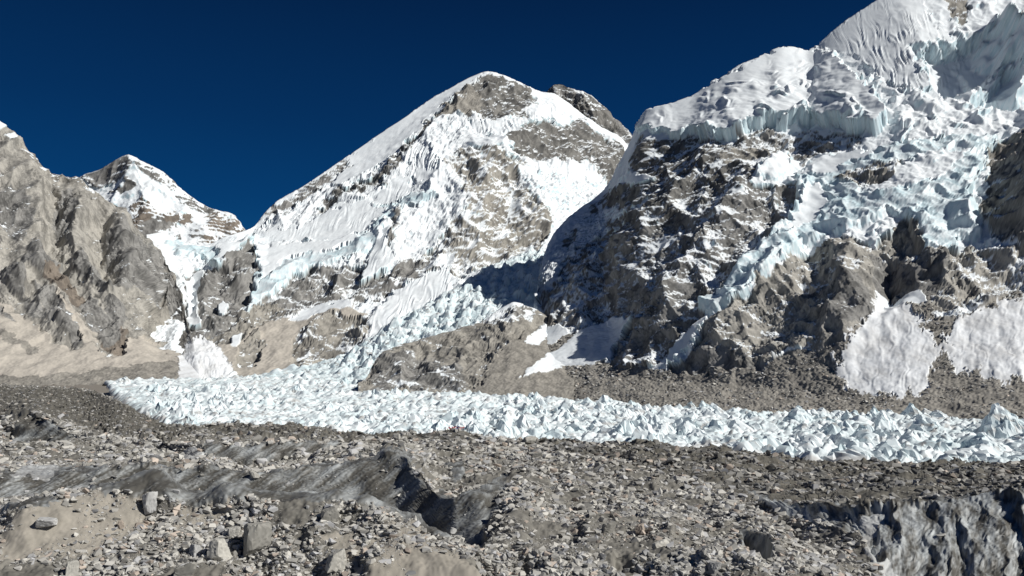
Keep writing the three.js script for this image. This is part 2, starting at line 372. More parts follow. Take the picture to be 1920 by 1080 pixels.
// ------------------------------------------------------------------ the central snow peak and the icy col on its left
{
  const k = 2.3;
  const crest = [[270, 440, 2900], [300, 436, 2950], [330, 449, 3000], [380, 459, 3000], [430, 440, 3050], [462, 432, 3150], [475, 424, 3250], [500, 394, 3350], [525, 374, 3420], [560, 354, 3500], [600, 328, 3600], [640, 300, 3700], [680, 273, 3800], [720, 245, 3880], [760, 219, 3950], [800, 190, 4050], [850, 163, 4120], [885, 144, 4180], [915, 134, 4200], [950, 143, 4220], [1000, 167, 4280], [1015, 172, 4300], [1035, 175, 4320], [1060, 188, 4350], [1080, 205, 4380], [1100, 220, 4400], [1135, 243, 4420], [1165, 258, 4450], [1190, 290, 4450], [1240, 350, 4450]];
  const foot = [[270, 716, 1950], [340, 716, 1950], [440, 708, 2000], [560, 700, 2060], [640, 675, 2140], [700, 650, 2220], [750, 625, 2320], [830, 580, 2480], [900, 545, 2620], [1000, 520, 2750], [1100, 510, 2850], [1240, 500, 2950]];
  const mid = foot.map(([x, y, d]) => { const cy = pchip(crest, 1)(x), cd = pchip(crest, 2)(x); return [x, mix(y, cy, .5), mix(d, cd, .46)]; });
  const back = crest.map(([x, y, d]) => [x, y + 170, d + 900]);
  const P0 = loft([foot, mid, crest, back], 275, 1235, [0, .48, .96, 1]);
  const rough = icyFace => (c, x, y, z) => icyFace * (0.5 - Math.abs(N3(x / 12, y / 12, z / 12)) + 0.6 * (0.5 - Math.abs(N3(x / 6, y / 6, z / 6))));
  const relief = mountain({
    k, base: { kind: 'snow', snow: 2, f: rough(2.5) }, rock: 0.9, fine: 1.7, ice: .55, strata: [-0.35, 1, 0.1], strataStep: 12, strataAmp: 1.8, crestFade: c => 0.3 + 0.7 * smooth(.96, .90, c.v),
    ribs: [
      { p: [[905, 140], [850, 205], [780, 280], [735, 330], [640, 365], [580, 400]], h: 13, w: 46 },
      { p: [[1010, 175], [1000, 230], [930, 300], [880, 390], [850, 470]], h: 17, w: 60 },
      { p: [[800, 260], [830, 320], [800, 380], [760, 420], [690, 510]], h: 15, w: 52 },
      { p: [[960, 300], [1010, 380], [1030, 430], [990, 480]], h: 14, w: 50 },
      { p: [[1090, 220], [1140, 290], [1170, 330]], h: 9, w: 36 },
      { p: [[475, 440], [470, 500], [440, 560]], h: 14, w: 34 },
      { p: [[395, 505], [385, 560], [375, 620]], h: 12, w: 24 },
      { p: [[362, 505], [360, 560], [362, 612]], h: -7, w: 22 },
      { p: [[690, 565], [620, 600], [560, 640]], h: 8, w: 44 },
    ],
    patches: [
      // smooth ridge and basins of snow
      { p: [[480, 428], [560, 352], [720, 243], [880, 140], [920, 130], [880, 165], [800, 230], [735, 300], [690, 330], [620, 350], [560, 385], [500, 415]], kind: 'snow', clean: 1 },
      { p: [[480, 430], [560, 425], [640, 385], [700, 372], [740, 340], [770, 330], [760, 380], [700, 420], [640, 440], [560, 455], [500, 470], [470, 450]], kind: 'snow', clean: 1, f: flutes(1.2, 9, .3) },
      { p: [[845, 220], [900, 222], [985, 228], [1000, 196], [1050, 210], [1075, 225], [1060, 236], [1020, 228], [975, 248], [935, 258], [900, 248], [860, 238]], kind: 'snow', clean: 1, f: flutes(6.5, 6.5, -.15) },
      { p: [[975, 300], [1030, 295], [1110, 300], [1150, 335], [1125, 350], [1060, 330], [985, 322]], kind: 'snow', clean: 1, f: flutes(7, 7, .1) },
      { p: [[760, 300], [800, 280], [840, 320], [850, 360], [800, 350], [770, 330]], kind: 'snow', clean: 1, f: flutes(6, 7, .2) },
      { p: [[985, 322], [1060, 330], [1130, 345], [1140, 360], [1090, 390], [1050, 400], [1020, 380], [985, 350]], kind: 'snow', f: rough(7) },
      // hanging ice
      { p: [[302, 452], [345, 458], [400, 468], [445, 455], [470, 452], [468, 470], [452, 480], [430, 500], [405, 502], [380, 490], [340, 478], [312, 466]], kind: 'ice', thick: 7, edge: 3 },
      { p: [[408, 470], [470, 455], [460, 480], [425, 505], [415, 495]], kind: 'snow', thick: 3, edge: 2, clean: 1 },
      { p: [[478, 470], [560, 458], [640, 452], [705, 432], [720, 408], [745, 392], [768, 398], [735, 425], [715, 450], [690, 472], [660, 486], [625, 492], [590, 500], [555, 512], [535, 532], [510, 555], [480, 580], [462, 584], [464, 560], [482, 530], [486, 500]], kind: 'ice', thick: 9, edge: 3.5 },
      { p: [[485, 462], [560, 445], [640, 435], [690, 425], [660, 462], [600, 478], [540, 492], [505, 530], [490, 540], [490, 500]], kind: 'snow', clean: 1 },
      { p: [[700, 385], [760, 372], [800, 370], [825, 378], [790, 392], [740, 400]], kind: 'ice', thick: 5, edge: 3 },
      { p: [[868, 245], [935, 255], [950, 285], [890, 280], [860, 262]], kind: 'snow', thick: 5, edge: 4 },
      // rock
      { p: [[905, 141], [930, 139], [965, 151], [1000, 172], [1002, 200], [972, 206], [988, 225], [935, 222], [905, 216], [852, 218], [826, 226], [800, 250], [772, 288], [738, 336], [702, 356], [655, 368], [600, 397], [580, 402], [640, 358], [700, 334], [740, 298], [790, 246], [835, 204], [880, 164]], kind: 'dark', snow: .84 },
      { p: [[818, 226], [850, 196], [885, 166], [905, 170], [900, 212], [850, 214]], kind: 'tan', snow: 1.10 },
      { p: [[488, 400], [520, 380], [560, 358], [605, 330], [640, 303], [660, 305], [612, 348], [565, 378], [525, 405]], kind: 'grey', snow: 0.81 },
      { p: [[940, 262], [975, 246], [1022, 226], [1062, 238], [1085, 222], [1108, 250], [1135, 256], [1172, 285], [1168, 320], [1142, 348], [1112, 302], [1060, 298], [1000, 302], [962, 290]], kind: 'dark', snow: .82 },
      { p: [[850, 284], [900, 280], [952, 292], [985, 312], [966, 330], [1000, 376], [1034, 405], [1036, 430], [1012, 470], [962, 482], [900, 505], [850, 515], [800, 522], [770, 498], [800, 470], [840, 430], [878, 396], [866, 340], [835, 312]], kind: 'tan', snow: .68 },
      { p: [[985, 398], [1032, 400], [1038, 425], [1012, 470], [965, 482], [930, 470], [960, 430]], kind: 'tan', snow: .84 },
      { p: [[690, 515], [715, 470], [735, 430], [740, 400], [760, 400], [745, 445], [715, 505]], kind: 'grey', snow: 0.89 },
      { p: [[548, 520], [590, 500], [655, 500], [700, 492], [722, 512], [770, 484], [812, 486], [790, 515], [742, 540], [702, 564], [650, 582], [600, 575], [540, 594], [500, 606], [440, 645], [425, 648], [455, 592], [500, 562], [525, 545]], kind: 'grey', snow: 0.91 },
      { p: [[455, 590], [500, 565], [540, 580], [500, 606], [440, 640], [420, 645], [430, 612]], kind: 'tan', snow: 1.10 },
      { p: [[345, 520], [372, 505], [405, 502], [432, 486], [466, 462], [482, 480], [484, 520], [464, 565], [452, 592], [430, 625], [400, 645], [345, 640]], kind: 'grey', snow: 0.99 },
      { p: [[340, 642], [400, 625], [452, 612], [470, 606], [440, 640], [400, 662], [345, 665]], kind: 'tan', snow: 1.10 },
      { p: [[342, 660], [380, 640], [440, 645], [470, 700], [335, 720]], kind: 'scree' },
      { p: [[430, 700], [440, 640], [500, 605], [560, 592], [640, 575], [690, 585], [660, 612], [600, 610], [560, 640], [600, 690], [500, 720]], kind: 'scree' },
      { p: [[545, 640], [570, 615], [640, 592], [690, 596], [720, 605], [700, 640], [650, 665], [600, 690], [555, 690]], kind: 'tan', snow: 0.93 },
      { p: [[450, 640], [480, 620], [500, 650], [470, 690], [440, 680]], kind: 'tan', snow: 0.95 },
      // snow lying in the lower ground
      { p: [[540, 600], [580, 575], [640, 563], [668, 580], [620, 592], [560, 605]], kind: 'snow', clean: 1 },
      { p: [[690, 600], [720, 570], [735, 545], [790, 520], [832, 505], [865, 525], [830, 560], [760, 590], [720, 640], [690, 640]], kind: 'snow', clean: 1, thick: 3, edge: 4, f: flutes(2, 12, .4, 5) },
      { p: [[348, 528], [362, 512], [384, 506], [374, 530], [370, 560], [372, 598], [378, 610], [352, 612], [350, 570]], kind: 'snow', clean: 1, w: .4 },
      { p: [[325, 505], [350, 525], [352, 535], [330, 515]], kind: 'snow', clean: 1, w: .4 },
      { p: [[408, 570], [418, 562], [428, 572], [420, 588], [408, 586]], kind: 'snow', clean: 1, w: .4 },
      { p: [[432, 630], [455, 622], [445, 650], [434, 648]], kind: 'snow', clean: 1, w: .5 },
      { p: [[374, 628], [386, 634], [410, 650], [430, 678], [448, 698], [400, 712], [335, 714], [337, 676], [348, 646], [360, 634]], kind: 'spill', clean: 1, rag: tracks(5, 374, 600), f: fan(.7, 374, 560), cone: 8, coneW: 36, w: .25 },
      { p: [[672, 530], [700, 470], [728, 420], [738, 428], [730, 470], [742, 490], [700, 520]], kind: 'snow', clean: 1, thick: 4, edge: 3, w: .6, f: flutes(2, 10, .5) },
    ],
  });
  landmark('snow_peak', land({ nu: 560, nv: 300, P0, k, relief, matter: rockTones(1 / k) }), 'big white central peak with bands of grey rock under a clear blue sky', 'mountain');
}

// ------------------------------------------------------------------ the bare rock wall on the left
{
  const k = 1.5;
  const crest = [[-160, 110, 2700], [-60, 195, 2650], [0, 226, 2600], [18, 240, 2600], [36, 256, 2600], [60, 283, 2600], [85, 312, 2600], [105, 322, 2600], [150, 338, 2600], [170, 352, 2600], [200, 372, 2590], [232, 390, 2580], [250, 420, 2560], [270, 438, 2620], [300, 468, 2760], [322, 505, 2680], [338, 545, 2560], [350, 600, 2360], [362, 640, 2190], [375, 690, 2020]];
  const foot = [[-160, 735, 1650], [0, 730, 1700], [200, 722, 1800], [375, 712, 1880]];
  const mid = foot.map(([x]) => { const fy = pchip(foot, 1)(x), fd = pchip(foot, 2)(x), cy = pchip(crest, 1)(x), cd = pchip(crest, 2)(x); return [x, mix(fy, cy, .3), mix(fd, cd, .42)]; });
  const mid2 = [-160, -60, 0, 60, 120, 200, 260, 300, 340, 375].map(x => { const fy = pchip(foot, 1)(x), fd = pchip(foot, 2)(x), cy = pchip(crest, 1)(x), cd = pchip(crest, 2)(x); return [x, mix(fy, cy, .3), mix(fd, cd, .40)]; });
  const P0 = loft([foot, mid2, crest, crest.map(([x, y, d]) => [x, y + 150, d + 500])], -155, 374, [0, .30, .96, 1]);
  const dk = (p, h = 12, snow = 1.2) => ({ p, kind: 'grey', thick: h, edge: 5, snow, w: .8 });
  const relief = mountain({
    k, base: { kind: 'bare', snow: 1.19 }, rock: 1.1, fine: 1.5, strata: [0.5, 1, 0], strataStep: 14, strataAmp: .9, crestFade: c => (0.5 + 0.5 * smooth(.96, .88, c.v)) * (.25 + .75 * smooth(368, 318, c.px)),
    ribs: [
      { p: [[40, 275], [60, 340], [70, 420], [60, 500], [120, 580], [200, 670]], h: 30, w: 46 },
      { p: [[150, 340], [150, 400], [130, 450], [160, 520], [220, 590], [230, 660]], h: 30, w: 44 },
      { p: [[230, 390], [225, 440], [245, 500], [300, 560], [330, 620]], h: 28, w: 44 },
      { p: [[10, 500], [50, 560], [140, 650]], h: 19, w: 32 },
      { p: [[100, 330], [105, 400], [100, 480]], h: -19, w: 34 },
      { p: [[195, 400], [190, 470], [205, 540]], h: -19, w: 32 },
    ],
    patches: [
      { p: [[-170, 90], [-60, 180], [4, 220], [14, 236], [0, 240], [-60, 215]], kind: 'snow', w: .3 },
      { p: [[8, 248], [30, 250], [36, 258], [18, 258]], kind: 'snow', w: .3 },
      { p: [[30, 255], [60, 283], [110, 322], [150, 338], [205, 372], [195, 378], [140, 345], [95, 330], [50, 290]], kind: 'tan', snow: 0.89 },
      { p: [[10, 340], [50, 360], [60, 420], [40, 460], [10, 440], [-20, 400]], kind: 'grey', snow: 1.03 },
      { p: [[100, 380], [130, 350], [150, 400], [130, 450], [105, 440]], kind: 'grey', snow: 1.01 },
      { p: [[195, 440], [230, 415], [262, 440], [310, 480], [340, 560], [345, 640], [300, 620], [270, 560], [230, 520], [200, 500]], kind: 'grey', snow: 1.07 },
      dk([[4, 506], [32, 508], [48, 548], [46, 562], [24, 548], [8, 528]]),
      dk([[40, 500], [52, 476], [66, 482], [88, 490], [110, 505], [128, 540], [118, 548], [90, 520], [70, 525], [45, 512]]),
      { p: [[70, 515], [105, 510], [128, 540], [160, 570], [165, 600], [150, 590], [110, 560], [85, 545]], kind: 'brown', thick: 3, edge: 5, snow: 1.37 },
      dk([[62, 538], [96, 562], [130, 604], [160, 644], [144, 652], [112, 628], [72, 580]], 8),
      dk([[140, 510], [152, 478], [160, 500], [166, 512], [178, 510], [202, 556], [208, 572], [185, 560], [160, 540], [148, 530]]),
      dk([[150, 585], [172, 565], [190, 590], [206, 580], [232, 580], [240, 605], [232, 620], [236, 648], [226, 660], [200, 650], [182, 634], [158, 606]], 8),
      { p: [[182, 636], [205, 650], [232, 620], [236, 650], [225, 662], [190, 652]], kind: 'brown', snow: 1.37 },
      dk([[212, 525], [230, 512], [246, 540], [236, 552], [214, 545]], 5),
      dk([[272, 528], [290, 520], [312, 535], [330, 560], [345, 590], [332, 602], [310, 580], [290, 560], [274, 552]], 7),
      dk([[205, 470], [225, 440], [235, 470], [262, 500], [266, 520], [250, 515], [230, 490]], 5),
      { p: [[265, 600], [295, 575], [335, 600], [352, 640], [300, 645], [265, 620]], kind: 'tan', snow: 1.27 },
      { p: [[-170, 545], [-40, 560], [0, 560], [30, 585], [64, 612], [120, 652], [155, 656], [160, 640], [172, 650], [195, 662], [226, 668], [236, 640], [268, 628], [300, 655], [345, 660], [400, 690], [400, 800], [-170, 800]], kind: 'scree', thick: 2, edge: 8 },
      { p: [[96, 562], [112, 572], [140, 600], [175, 632], [182, 650], [160, 645], [128, 604]], kind: 'scree' },
      { p: [[-20, 620], [30, 632], [70, 655], [60, 665], [20, 650]], kind: 'gravel', w: 1 },
      { p: [[-10, 570], [8, 580], [28, 608], [10, 600]], kind: 'grey', w: .6, thick: 3, edge: 4 },
      { p: [[40, 560], [60, 572], [100, 612], [98, 622], [60, 600]], kind: 'grey', snow: 1.37, thick: 3, edge: 4 },
      { p: [[-170, 700], [0, 706], [120, 704], [240, 690], [345, 672], [400, 690], [400, 800], [-170, 800]], kind: 'gravel' },
      { p: [[374, 628], [386, 634], [410, 650], [430, 678], [448, 698], [400, 712], [335, 714], [337, 676], [348, 646], [360, 634]], kind: 'spill', clean: 1, rag: tracks(5, 374, 600), f: fan(.7, 374, 560), w: .25 },
    ],
  });
  landmark('rock_wall', land({ nu: 330, nv: 300, P0, k, relief, matter: rockTones(1 / k) }), 'bare tan rock wall with dark ribs above pale scree at the left', 'mountain');
}

// ------------------------------------------------------------------ the great glaciated mountain on the right
{
  const k = 1.25;
  const crest = [[980, 650, 1900], [1000, 590, 2000], [1008, 540, 2080], [1014, 500, 2150], [1030, 452, 2250], [1060, 414, 2320], [1100, 384, 2380], [1140, 352, 2420], [1160, 310, 2400], [1182, 270, 2360], [1200, 230, 2310], [1215, 209, 2270], [1250, 201, 2240], [1300, 183, 2230], [1350, 146, 2230], [1400, 114, 2235], [1440, 102, 2240], [1468, 92, 2245], [1490, 94, 2250], [1510, 98, 2250], [1528, 92, 2250], [1540, 78, 2250], [1560, 58, 2250], [1600, 28, 2250], [1640, 2, 2250], [1700, -40, 2270], [1800, -80, 2320], [1920, -130, 2400], [2080, -180, 2450]];
  const foot = [[980, 770, 1330], [1100, 768, 1250], [1300, 775, 1050], [1500, 795, 920], [1700, 808, 820], [1920, 812, 780], [2080, 816, 760]];
  const bench = [[980, 722, 1500], [1060, 715, 1480], [1140, 708, 1430], [1220, 712, 1360], [1300, 716, 1290], [1400, 722, 1210], [1500, 735, 1120], [1600, 742, 1050], [1700, 745, 1010], [1800, 740, 990], [1920, 735, 960], [2080, 735, 950]];
  const xs = [980, 1010, 1040, 1080, 1140, 1200, 1260, 1320, 1400, 1500, 1600, 1700, 1800, 1920, 2080];
  const along = (f, g) => xs.map(x => { const by = pchip(bench, 1)(x), bd = pchip(bench, 2)(x), cy = pchip(crest, 1)(x), cd = pchip(crest, 2)(x); return [x, mix(by, cy, f), mix(bd, cd, g)]; });
  const P0 = loft([foot, bench, along(.3, .24), along(.62, .58), crest, crest.map(([x, y, d]) => [x, y + 240, d + 500])], 982, 2078, [0, .07, .33, .63, .975, 1]);
  const rough = a => (c, x, y, z) => a * (0.5 - Math.abs(N3(x / 16, y / 16, z / 16)) + 0.6 * (0.5 - Math.abs(N3(x / 7, y / 7, z / 7))));
  const relief = mountain({
    k, base: { kind: 'snow', snow: 2, f: (c, x, y, z) => 5 * fbm(x / 60, y / 80, z / 60, 2) + scarps(9, 34)(c) + scarps(4, 15)(c) },
    rock: .85, fine: 1.6, strata: [-0.42, 1, -0.1], strataStep: 17, strataAmp: 2.4, crestFade: c => 0.22 + 0.78 * smooth(.975, .76, c.v),
    ribs: [
      { p: [[1215, 215], [1205, 270], [1180, 330], [1110, 400], [1060, 470]], h: 26, w: 62 },
      { p: [[1380, 270], [1330, 330], [1260, 400], [1180, 480], [1080, 560], [1040, 630]], h: 44, w: 92 },
      { p: [[1480, 300], [1440, 340], [1390, 400], [1330, 470], [1270, 560], [1180, 660]], h: 46, w: 96 },
      { p: [[1510, 470], [1440, 540], [1370, 610], [1290, 690]], h: 28, w: 70 },
      { p: [[1555, 300], [1500, 400], [1440, 480], [1330, 600]], h: 16, w: 48 },
      { p: [[1600, 450], [1590, 520], [1570, 600], [1520, 680]], h: 26, w: 80 },
      { p: [[1660, 470], [1668, 540], [1690, 575]], h: -26, w: 52 },
      { p: [[1760, 470], [1770, 530], [1800, 575]], h: 20, w: 60 },
      { p: [[1690, 0], [1715, 60], [1740, 120], [1760, 170]], h: 12, w: 60 },
      { p: [[1848, 58], [1872, 76], [1900, 96], [1990, 140]], h: 84, w: 40 },
      { p: [[1900, 190], [1930, 130], [1990, 120]], h: 50, w: 46 },
      { p: [[1830, 130], [1800, 150], [1760, 160]], h: -18, w: 60 },
      { p: [[2060, 150], [1985, 240], [1945, 340], [1925, 430], [1920, 520]], h: 70, w: 84 },
      { p: [[1815, 380], [1810, 440]], h: 14, w: 40 },
      { p: [[1300, 190], [1340, 220], [1360, 265]], h: 8, w: 60 },
    ],
    patches: [
      // fluted faces near the top
      { p: [[1530, 100], [1560, 55], [1640, 0], [1720, -30], [1760, 60], [1830, 70], [1730, 100], [1710, 130], [1745, 150], [1740, 172], [1680, 160], [1620, 120], [1600, 100]], kind: 'snow', clean: 1, f: flutes(3.8, 8, -.3, 12) },
      { p: [[1712, 92], [1760, 88], [1860, 68], [1890, 90], [1850, 150], [1770, 172], [1745, 150], [1740, 120]], kind: 'snow', clean: 1, thick: -40, edge: 10, f: flutes(2.4, 10, -.5, 12) },
      { p: [[1820, 190], [1850, 160], [1880, 130], [1990, 120], [1990, 210], [1880, 200]], kind: 'snow', clean: 1, thick: -40, edge: 9, f: flutes(2, 10, -.5, 12) },
      // thick snow cap that ends in an ice cliff above the rock
      { p: [[1192, 236], [1215, 205], [1300, 178], [1468, 85], [1560, 100], [1640, 190], [1660, 230], [1640, 252], [1600, 248], [1560, 236], [1480, 232], [1440, 240], [1410, 246], [1385, 262], [1366, 274], [1340, 268], [1300, 254], [1262, 262], [1236, 254], [1205, 244]], kind: 'snow', thick: 30, edge: 2, soft: 1.5, w: 1.1, clean: 1, f: (c, x, y, z) => 8 * fbm(x / 75, y / 75, z / 75, 2) + scarps(11, 36)(c) + scarps(4, 17)(c) + 1.4 * Math.abs(N3(x / 24 + y / 30, y / 70, z / 24)) },
      // rock
      { p: [[1166, 345], [1185, 300], [1206, 262], [1240, 268], [1300, 260], [1366, 280], [1415, 252], [1450, 242], [1478, 270], [1470, 292], [1448, 320], [1420, 352], [1404, 378], [1440, 372], [1470, 368], [1496, 374], [1492, 410], [1470, 440], [1430, 480], [1400, 520], [1360, 560], [1322, 598], [1290, 640], [1215, 690], [1150, 706], [1140, 672], [1150, 640], [1080, 628], [1040, 640], [1020, 600], [1010, 540], [1014, 500], [1060, 432], [1120, 380]], kind: 'dark', snow: .72 },
      { p: [[1010, 560], [1100, 500], [1240, 450], [1360, 400], [1500, 370], [1500, 420], [1400, 520], [1300, 640], [1200, 700], [1100, 650], [1020, 610]], kind: 'grey', snow: .70 },
      { p: [[1380, 262], [1440, 246], [1560, 250], [1625, 258], [1600, 285], [1530, 298], [1500, 318], [1460, 300], [1440, 285]], kind: 'grey', snow: .60 },
      { p: [[1355, 300], [1400, 285], [1440, 285], [1436, 310], [1400, 335], [1360, 335]], kind: 'tan', snow: .84 },
      { p: [[1060, 530], [1110, 505], [1180, 490], [1240, 500], [1260, 520], [1180, 560], [1110, 600], [1060, 590]], kind: 'grey', snow: .58 },
      { p: [[1260, 560], [1330, 530], [1340, 560], [1290, 610], [1220, 665], [1170, 690], [1150, 672], [1190, 625]], kind: 'grey', snow: .82 },
      { p: [[1400, 420], [1460, 395], [1480, 420], [1440, 460], [1380, 480], [1350, 470]], kind: 'grey', snow: .68 },
      // snow on and beside the dark rock
      { p: [[1168, 310], [1192, 250], [1210, 252], [1196, 290], [1192, 325], [1232, 338], [1216, 346], [1150, 358], [1130, 372]], kind: 'snow', clean: 1, w: .6 },
      { p: [[1020, 480], [1046, 432], [1080, 405], [1120, 392], [1160, 392], [1190, 402], [1185, 425], [1150, 450], [1100, 468], [1060, 490], [1040, 540], [1016, 530]], kind: 'snow', f: (c, x, y, z) => 7 * (shards(x / 30, y / 22, z / 30) - .55) + rough(4)(c, x, y, z) },
      { p: [[1052, 455], [1075, 432], [1082, 448], [1064, 470]], kind: 'dark', snow: .9 },
      { p: [[1096, 412], [1118, 392], [1124, 404], [1104, 424]], kind: 'dark', snow: .9 },
      { p: [[1140, 430], [1180, 405], [1200, 412], [1160, 440]], kind: 'dark', snow: .85 },
      { p: [[1195, 402], [1234, 392], [1238, 400], [1205, 408]], kind: 'snow', clean: 1 },
      { p: [[1420, 365], [1442, 330], [1458, 298], [1476, 290], [1482, 330], [1470, 352], [1440, 366]], kind: 'snow', clean: 1, thick: 6, edge: 4, w: .5 },
      // broken ice flowing down to the tongue
      { p: [[1490, 360], [1500, 335], [1560, 300], [1640, 285], [1700, 268], [1800, 262], [1868, 258], [1850, 300], [1822, 352], [1815, 384], [1842, 420], [1838, 446], [1800, 452], [1770, 470], [1722, 468], [1700, 402], [1660, 400], [1640, 415], [1580, 440], [1540, 455], [1500, 487], [1450, 532], [1400, 574], [1338, 608], [1318, 602], [1350, 572], [1400, 520], [1440, 476], [1478, 430], [1500, 396]], kind: 'ice', thick: 14, edge: 3, w: .4 },
      { p: [[1460, 470], [1500, 420], [1515, 380], [1540, 360], [1560, 380], [1540, 420], [1500, 450]], kind: 'snow', clean: 1 },
      { p: [[1500, 350], [1540, 310], [1600, 290], [1640, 300], [1590, 322], [1540, 350]], kind: 'snow', clean: 1 },
      { p: [[1640, 330], [1740, 300], [1820, 290], [1760, 340], [1680, 365], [1620, 372]], kind: 'snow' },
      { p: [[1566, 346], [1610, 326], [1690, 308], [1676, 340], [1612, 364], [1600, 352]], kind: 'tan', snow: .72, w: .7 },
      { p: [[1680, 408], [1696, 400], [1728, 440], [1730, 470], [1690, 470], [1670, 440]], kind: 'tan', snow: 1.2, thick: -9, edge: 8, w: .8 },
      // right hand rock and lower cliffs
      { p: [[1852, 292], [1880, 270], [1940, 245], [2100, 200], [2100, 490], [1940, 500], [1900, 480], [1860, 450], [1838, 420], [1832, 395], [1856, 372]], kind: 'tan', snow: 1.0, thick: 6, edge: 4 },
      { p: [[1770, -30], [1800, -40], [1818, 20], [1812, 46], [1794, 44], [1776, 10]], kind: 'tan', snow: .8 },
      { p: [[1885, 76], [1930, 60], [1930, 98], [1900, 92]], kind: 'tan', snow: .8 },
      { p: [[1338, 612], [1400, 578], [1452, 536], [1505, 490], [1560, 455], [1600, 452], [1640, 462], [1680, 430], [1722, 470], [1770, 478], [1830, 470], [1870, 470], [1905, 485], [1990, 500], [1990, 545], [1860, 552], [1800, 580], [1730, 570], [1650, 565], [1640, 600], [1600, 630], [1560, 660], [1480, 650], [1430, 690], [1350, 700], [1280, 705], [1300, 660]], kind: 'bare', snow: .95 },
      { p: [[1630, 470], [1690, 480], [1780, 490], [1770, 530], [1740, 560], [1660, 565], [1640, 530]], kind: 'grey', snow: 1.1 },
      { p: [[1520, 560], [1600, 530], [1640, 560], [1630, 610], [1570, 625], [1540, 600]], kind: 'grey', snow: 1.1 },
      { p: [[1780, 500], [1860, 478], [1990, 505], [1990, 540], [1850, 545], [1790, 530]], kind: 'bare', snow: .72 },
      { p: [[1250, 680], [1330, 660], [1400, 668], [1420, 700], [1340, 716], [1250, 705]], kind: 'grey', snow: 1.1 },
      // screes and snow fans at the foot
      { p: [[960, 690], [1000, 650], [1030, 600], [1060, 620], [1150, 690], [1230, 690], [1290, 700], [1430, 690], [1480, 655], [1560, 660], [1620, 615], [1660, 565], [1740, 570], [1800, 582], [1870, 552], [2100, 545], [2100, 900], [960, 900]], kind: 'gravel' },
      { p: [[972, 708], [1010, 676], [1050, 650], [1092, 622], [1150, 600], [1192, 597], [1170, 625], [1150, 650], [1146, 676], [1090, 684], [1050, 692], [1000, 700]], kind: 'snow', clean: 1, thick: 2, edge: 4, w: .5 },
      { p: [[1008, 652], [1030, 615], [1046, 608], [1066, 622], [1040, 645]], kind: 'snow', clean: 1, w: .5 },
      { p: [[1218, 692], [1270, 650], [1310, 620], [1336, 606], [1330, 622], [1280, 660], [1240, 686]], kind: 'snow', clean: 1, w: .7 },
      { p: [[1652, 556], [1672, 550], [1700, 562], [1726, 592], [1752, 626], [1764, 655], [1748, 690], [1728, 735], [1655, 744], [1588, 728], [1566, 695], [1596, 645], [1626, 602]], kind: 'spill', clean: 1, w: 1, rag: tracks(12, 1680, 500), f: fan(.8, 1680, 470) },
      { p: [[1772, 640], [1790, 605], [1850, 572], [1930, 556], [2100, 540], [2100, 716], [1900, 712], [1860, 718], [1840, 690], [1800, 698], [1768, 672]], kind: 'spill', clean: 1, w: 1, rag: tracks(12, 1890, 450), f: fan(.8, 1890, 420) },
      { p: [[1745, 590], [1800, 578], [1880, 548], [1876, 558], [1810, 592], [1760, 604]], kind: 'grey', snow: .8, w: .5, thick: 4, edge: 3 },
      { p: [[1640, 540], [1720, 545], [1742, 566], [1660, 570]], kind: 'snow', clean: 1, w: .6 },
    ],
  });
  footLand = land({ nu: 720, nv: 470, P0, k, relief, matter: rockTones(1 / k) });
  landmark('glaciated_mountain', footLand, 'huge mountain at right with thick snow cap, blue ice tongue and dark rock face', 'mountain');
}

// ------------------------------------------------------------------ rock knoll beside the icefall
{
  const k = 1.1;
  const crest = [[670, 722, 1420], [690, 700, 1480], [702, 676, 1540], [730, 654, 1600], [760, 642, 1640], [830, 622, 1700], [900, 604, 1740], [935, 578, 1780], [965, 566, 1800], [1000, 574, 1830], [1030, 596, 1830], [1060, 628, 1740], [1080, 690, 1560]];
  const foot = [[670, 752, 1240], [1080, 772, 1230]], bench = [[670, 728, 1340], [760, 736, 1340], [900, 738, 1330], [1000, 738, 1350], [1080, 726, 1420]];
  const P0 = loft([foot, bench, crest, crest.map(([x, y, d]) => [x, y + 60, d + 160])], 672, 1076, [0, .12, .93, 1]);
  const relief = mountain({
    k, base: { kind: 'tan', snow: 1.2 }, rock: .75, fine: 1.8, strata: [0.1, 1, 0], strataStep: 13, strataAmp: 1.8, crestFade: c => 0.35 + 0.65 * smooth(.93, .82, c.v),
    ribs: [{ p: [[760, 650], [720, 700], [700, 725]], h: 8, w: 40 }, { p: [[880, 640], [860, 680], [800, 720]], h: 9, w: 46 }],
    patches: [
      { p: [[690, 690], [720, 665], [770, 660], [860, 690], [880, 730], [800, 735], [700, 725]], kind: 'grey', snow: 1.05 },
      { p: [[692, 682], [730, 670], [736, 690], [700, 700]], kind: 'dark', snow: 1.2 },
      { p: [[905, 604], [925, 575], [968, 560], [1004, 572], [1000, 600], [960, 606]], kind: 'grey', snow: .80, f: flutes(2.5, 7, 0) },
      { p: [[912, 588], [935, 572], [968, 556], [995, 566], [960, 576]], kind: 'snow', w: .5 },
      { p: [[900, 720], [930, 660], [1000, 610], [1060, 620], [1100, 700], [1100, 800], [660, 800], [690, 735], [800, 738], [880, 738]], kind: 'gravel' },
      { p: [[972, 708], [1010, 676], [1050, 650], [1092, 622], [1150, 600], [1146, 676], [1090, 684], [1050, 692], [1000, 700]], kind: 'snow', clean: 1, thick: 2, edge: 4, w: .5 },
      { p: [[985, 640], [1020, 605], [1040, 612], [1018, 640], [1000, 650]], kind: 'snow', clean: 1, w: .5 },
    ],
  });
  landmark('rock_knoll', land({ nu: 230, nv: 130, P0, k, relief, matter: rockTones(1 / k) }), 'rounded tan rock knoll standing beside the icefall', 'rock');
}

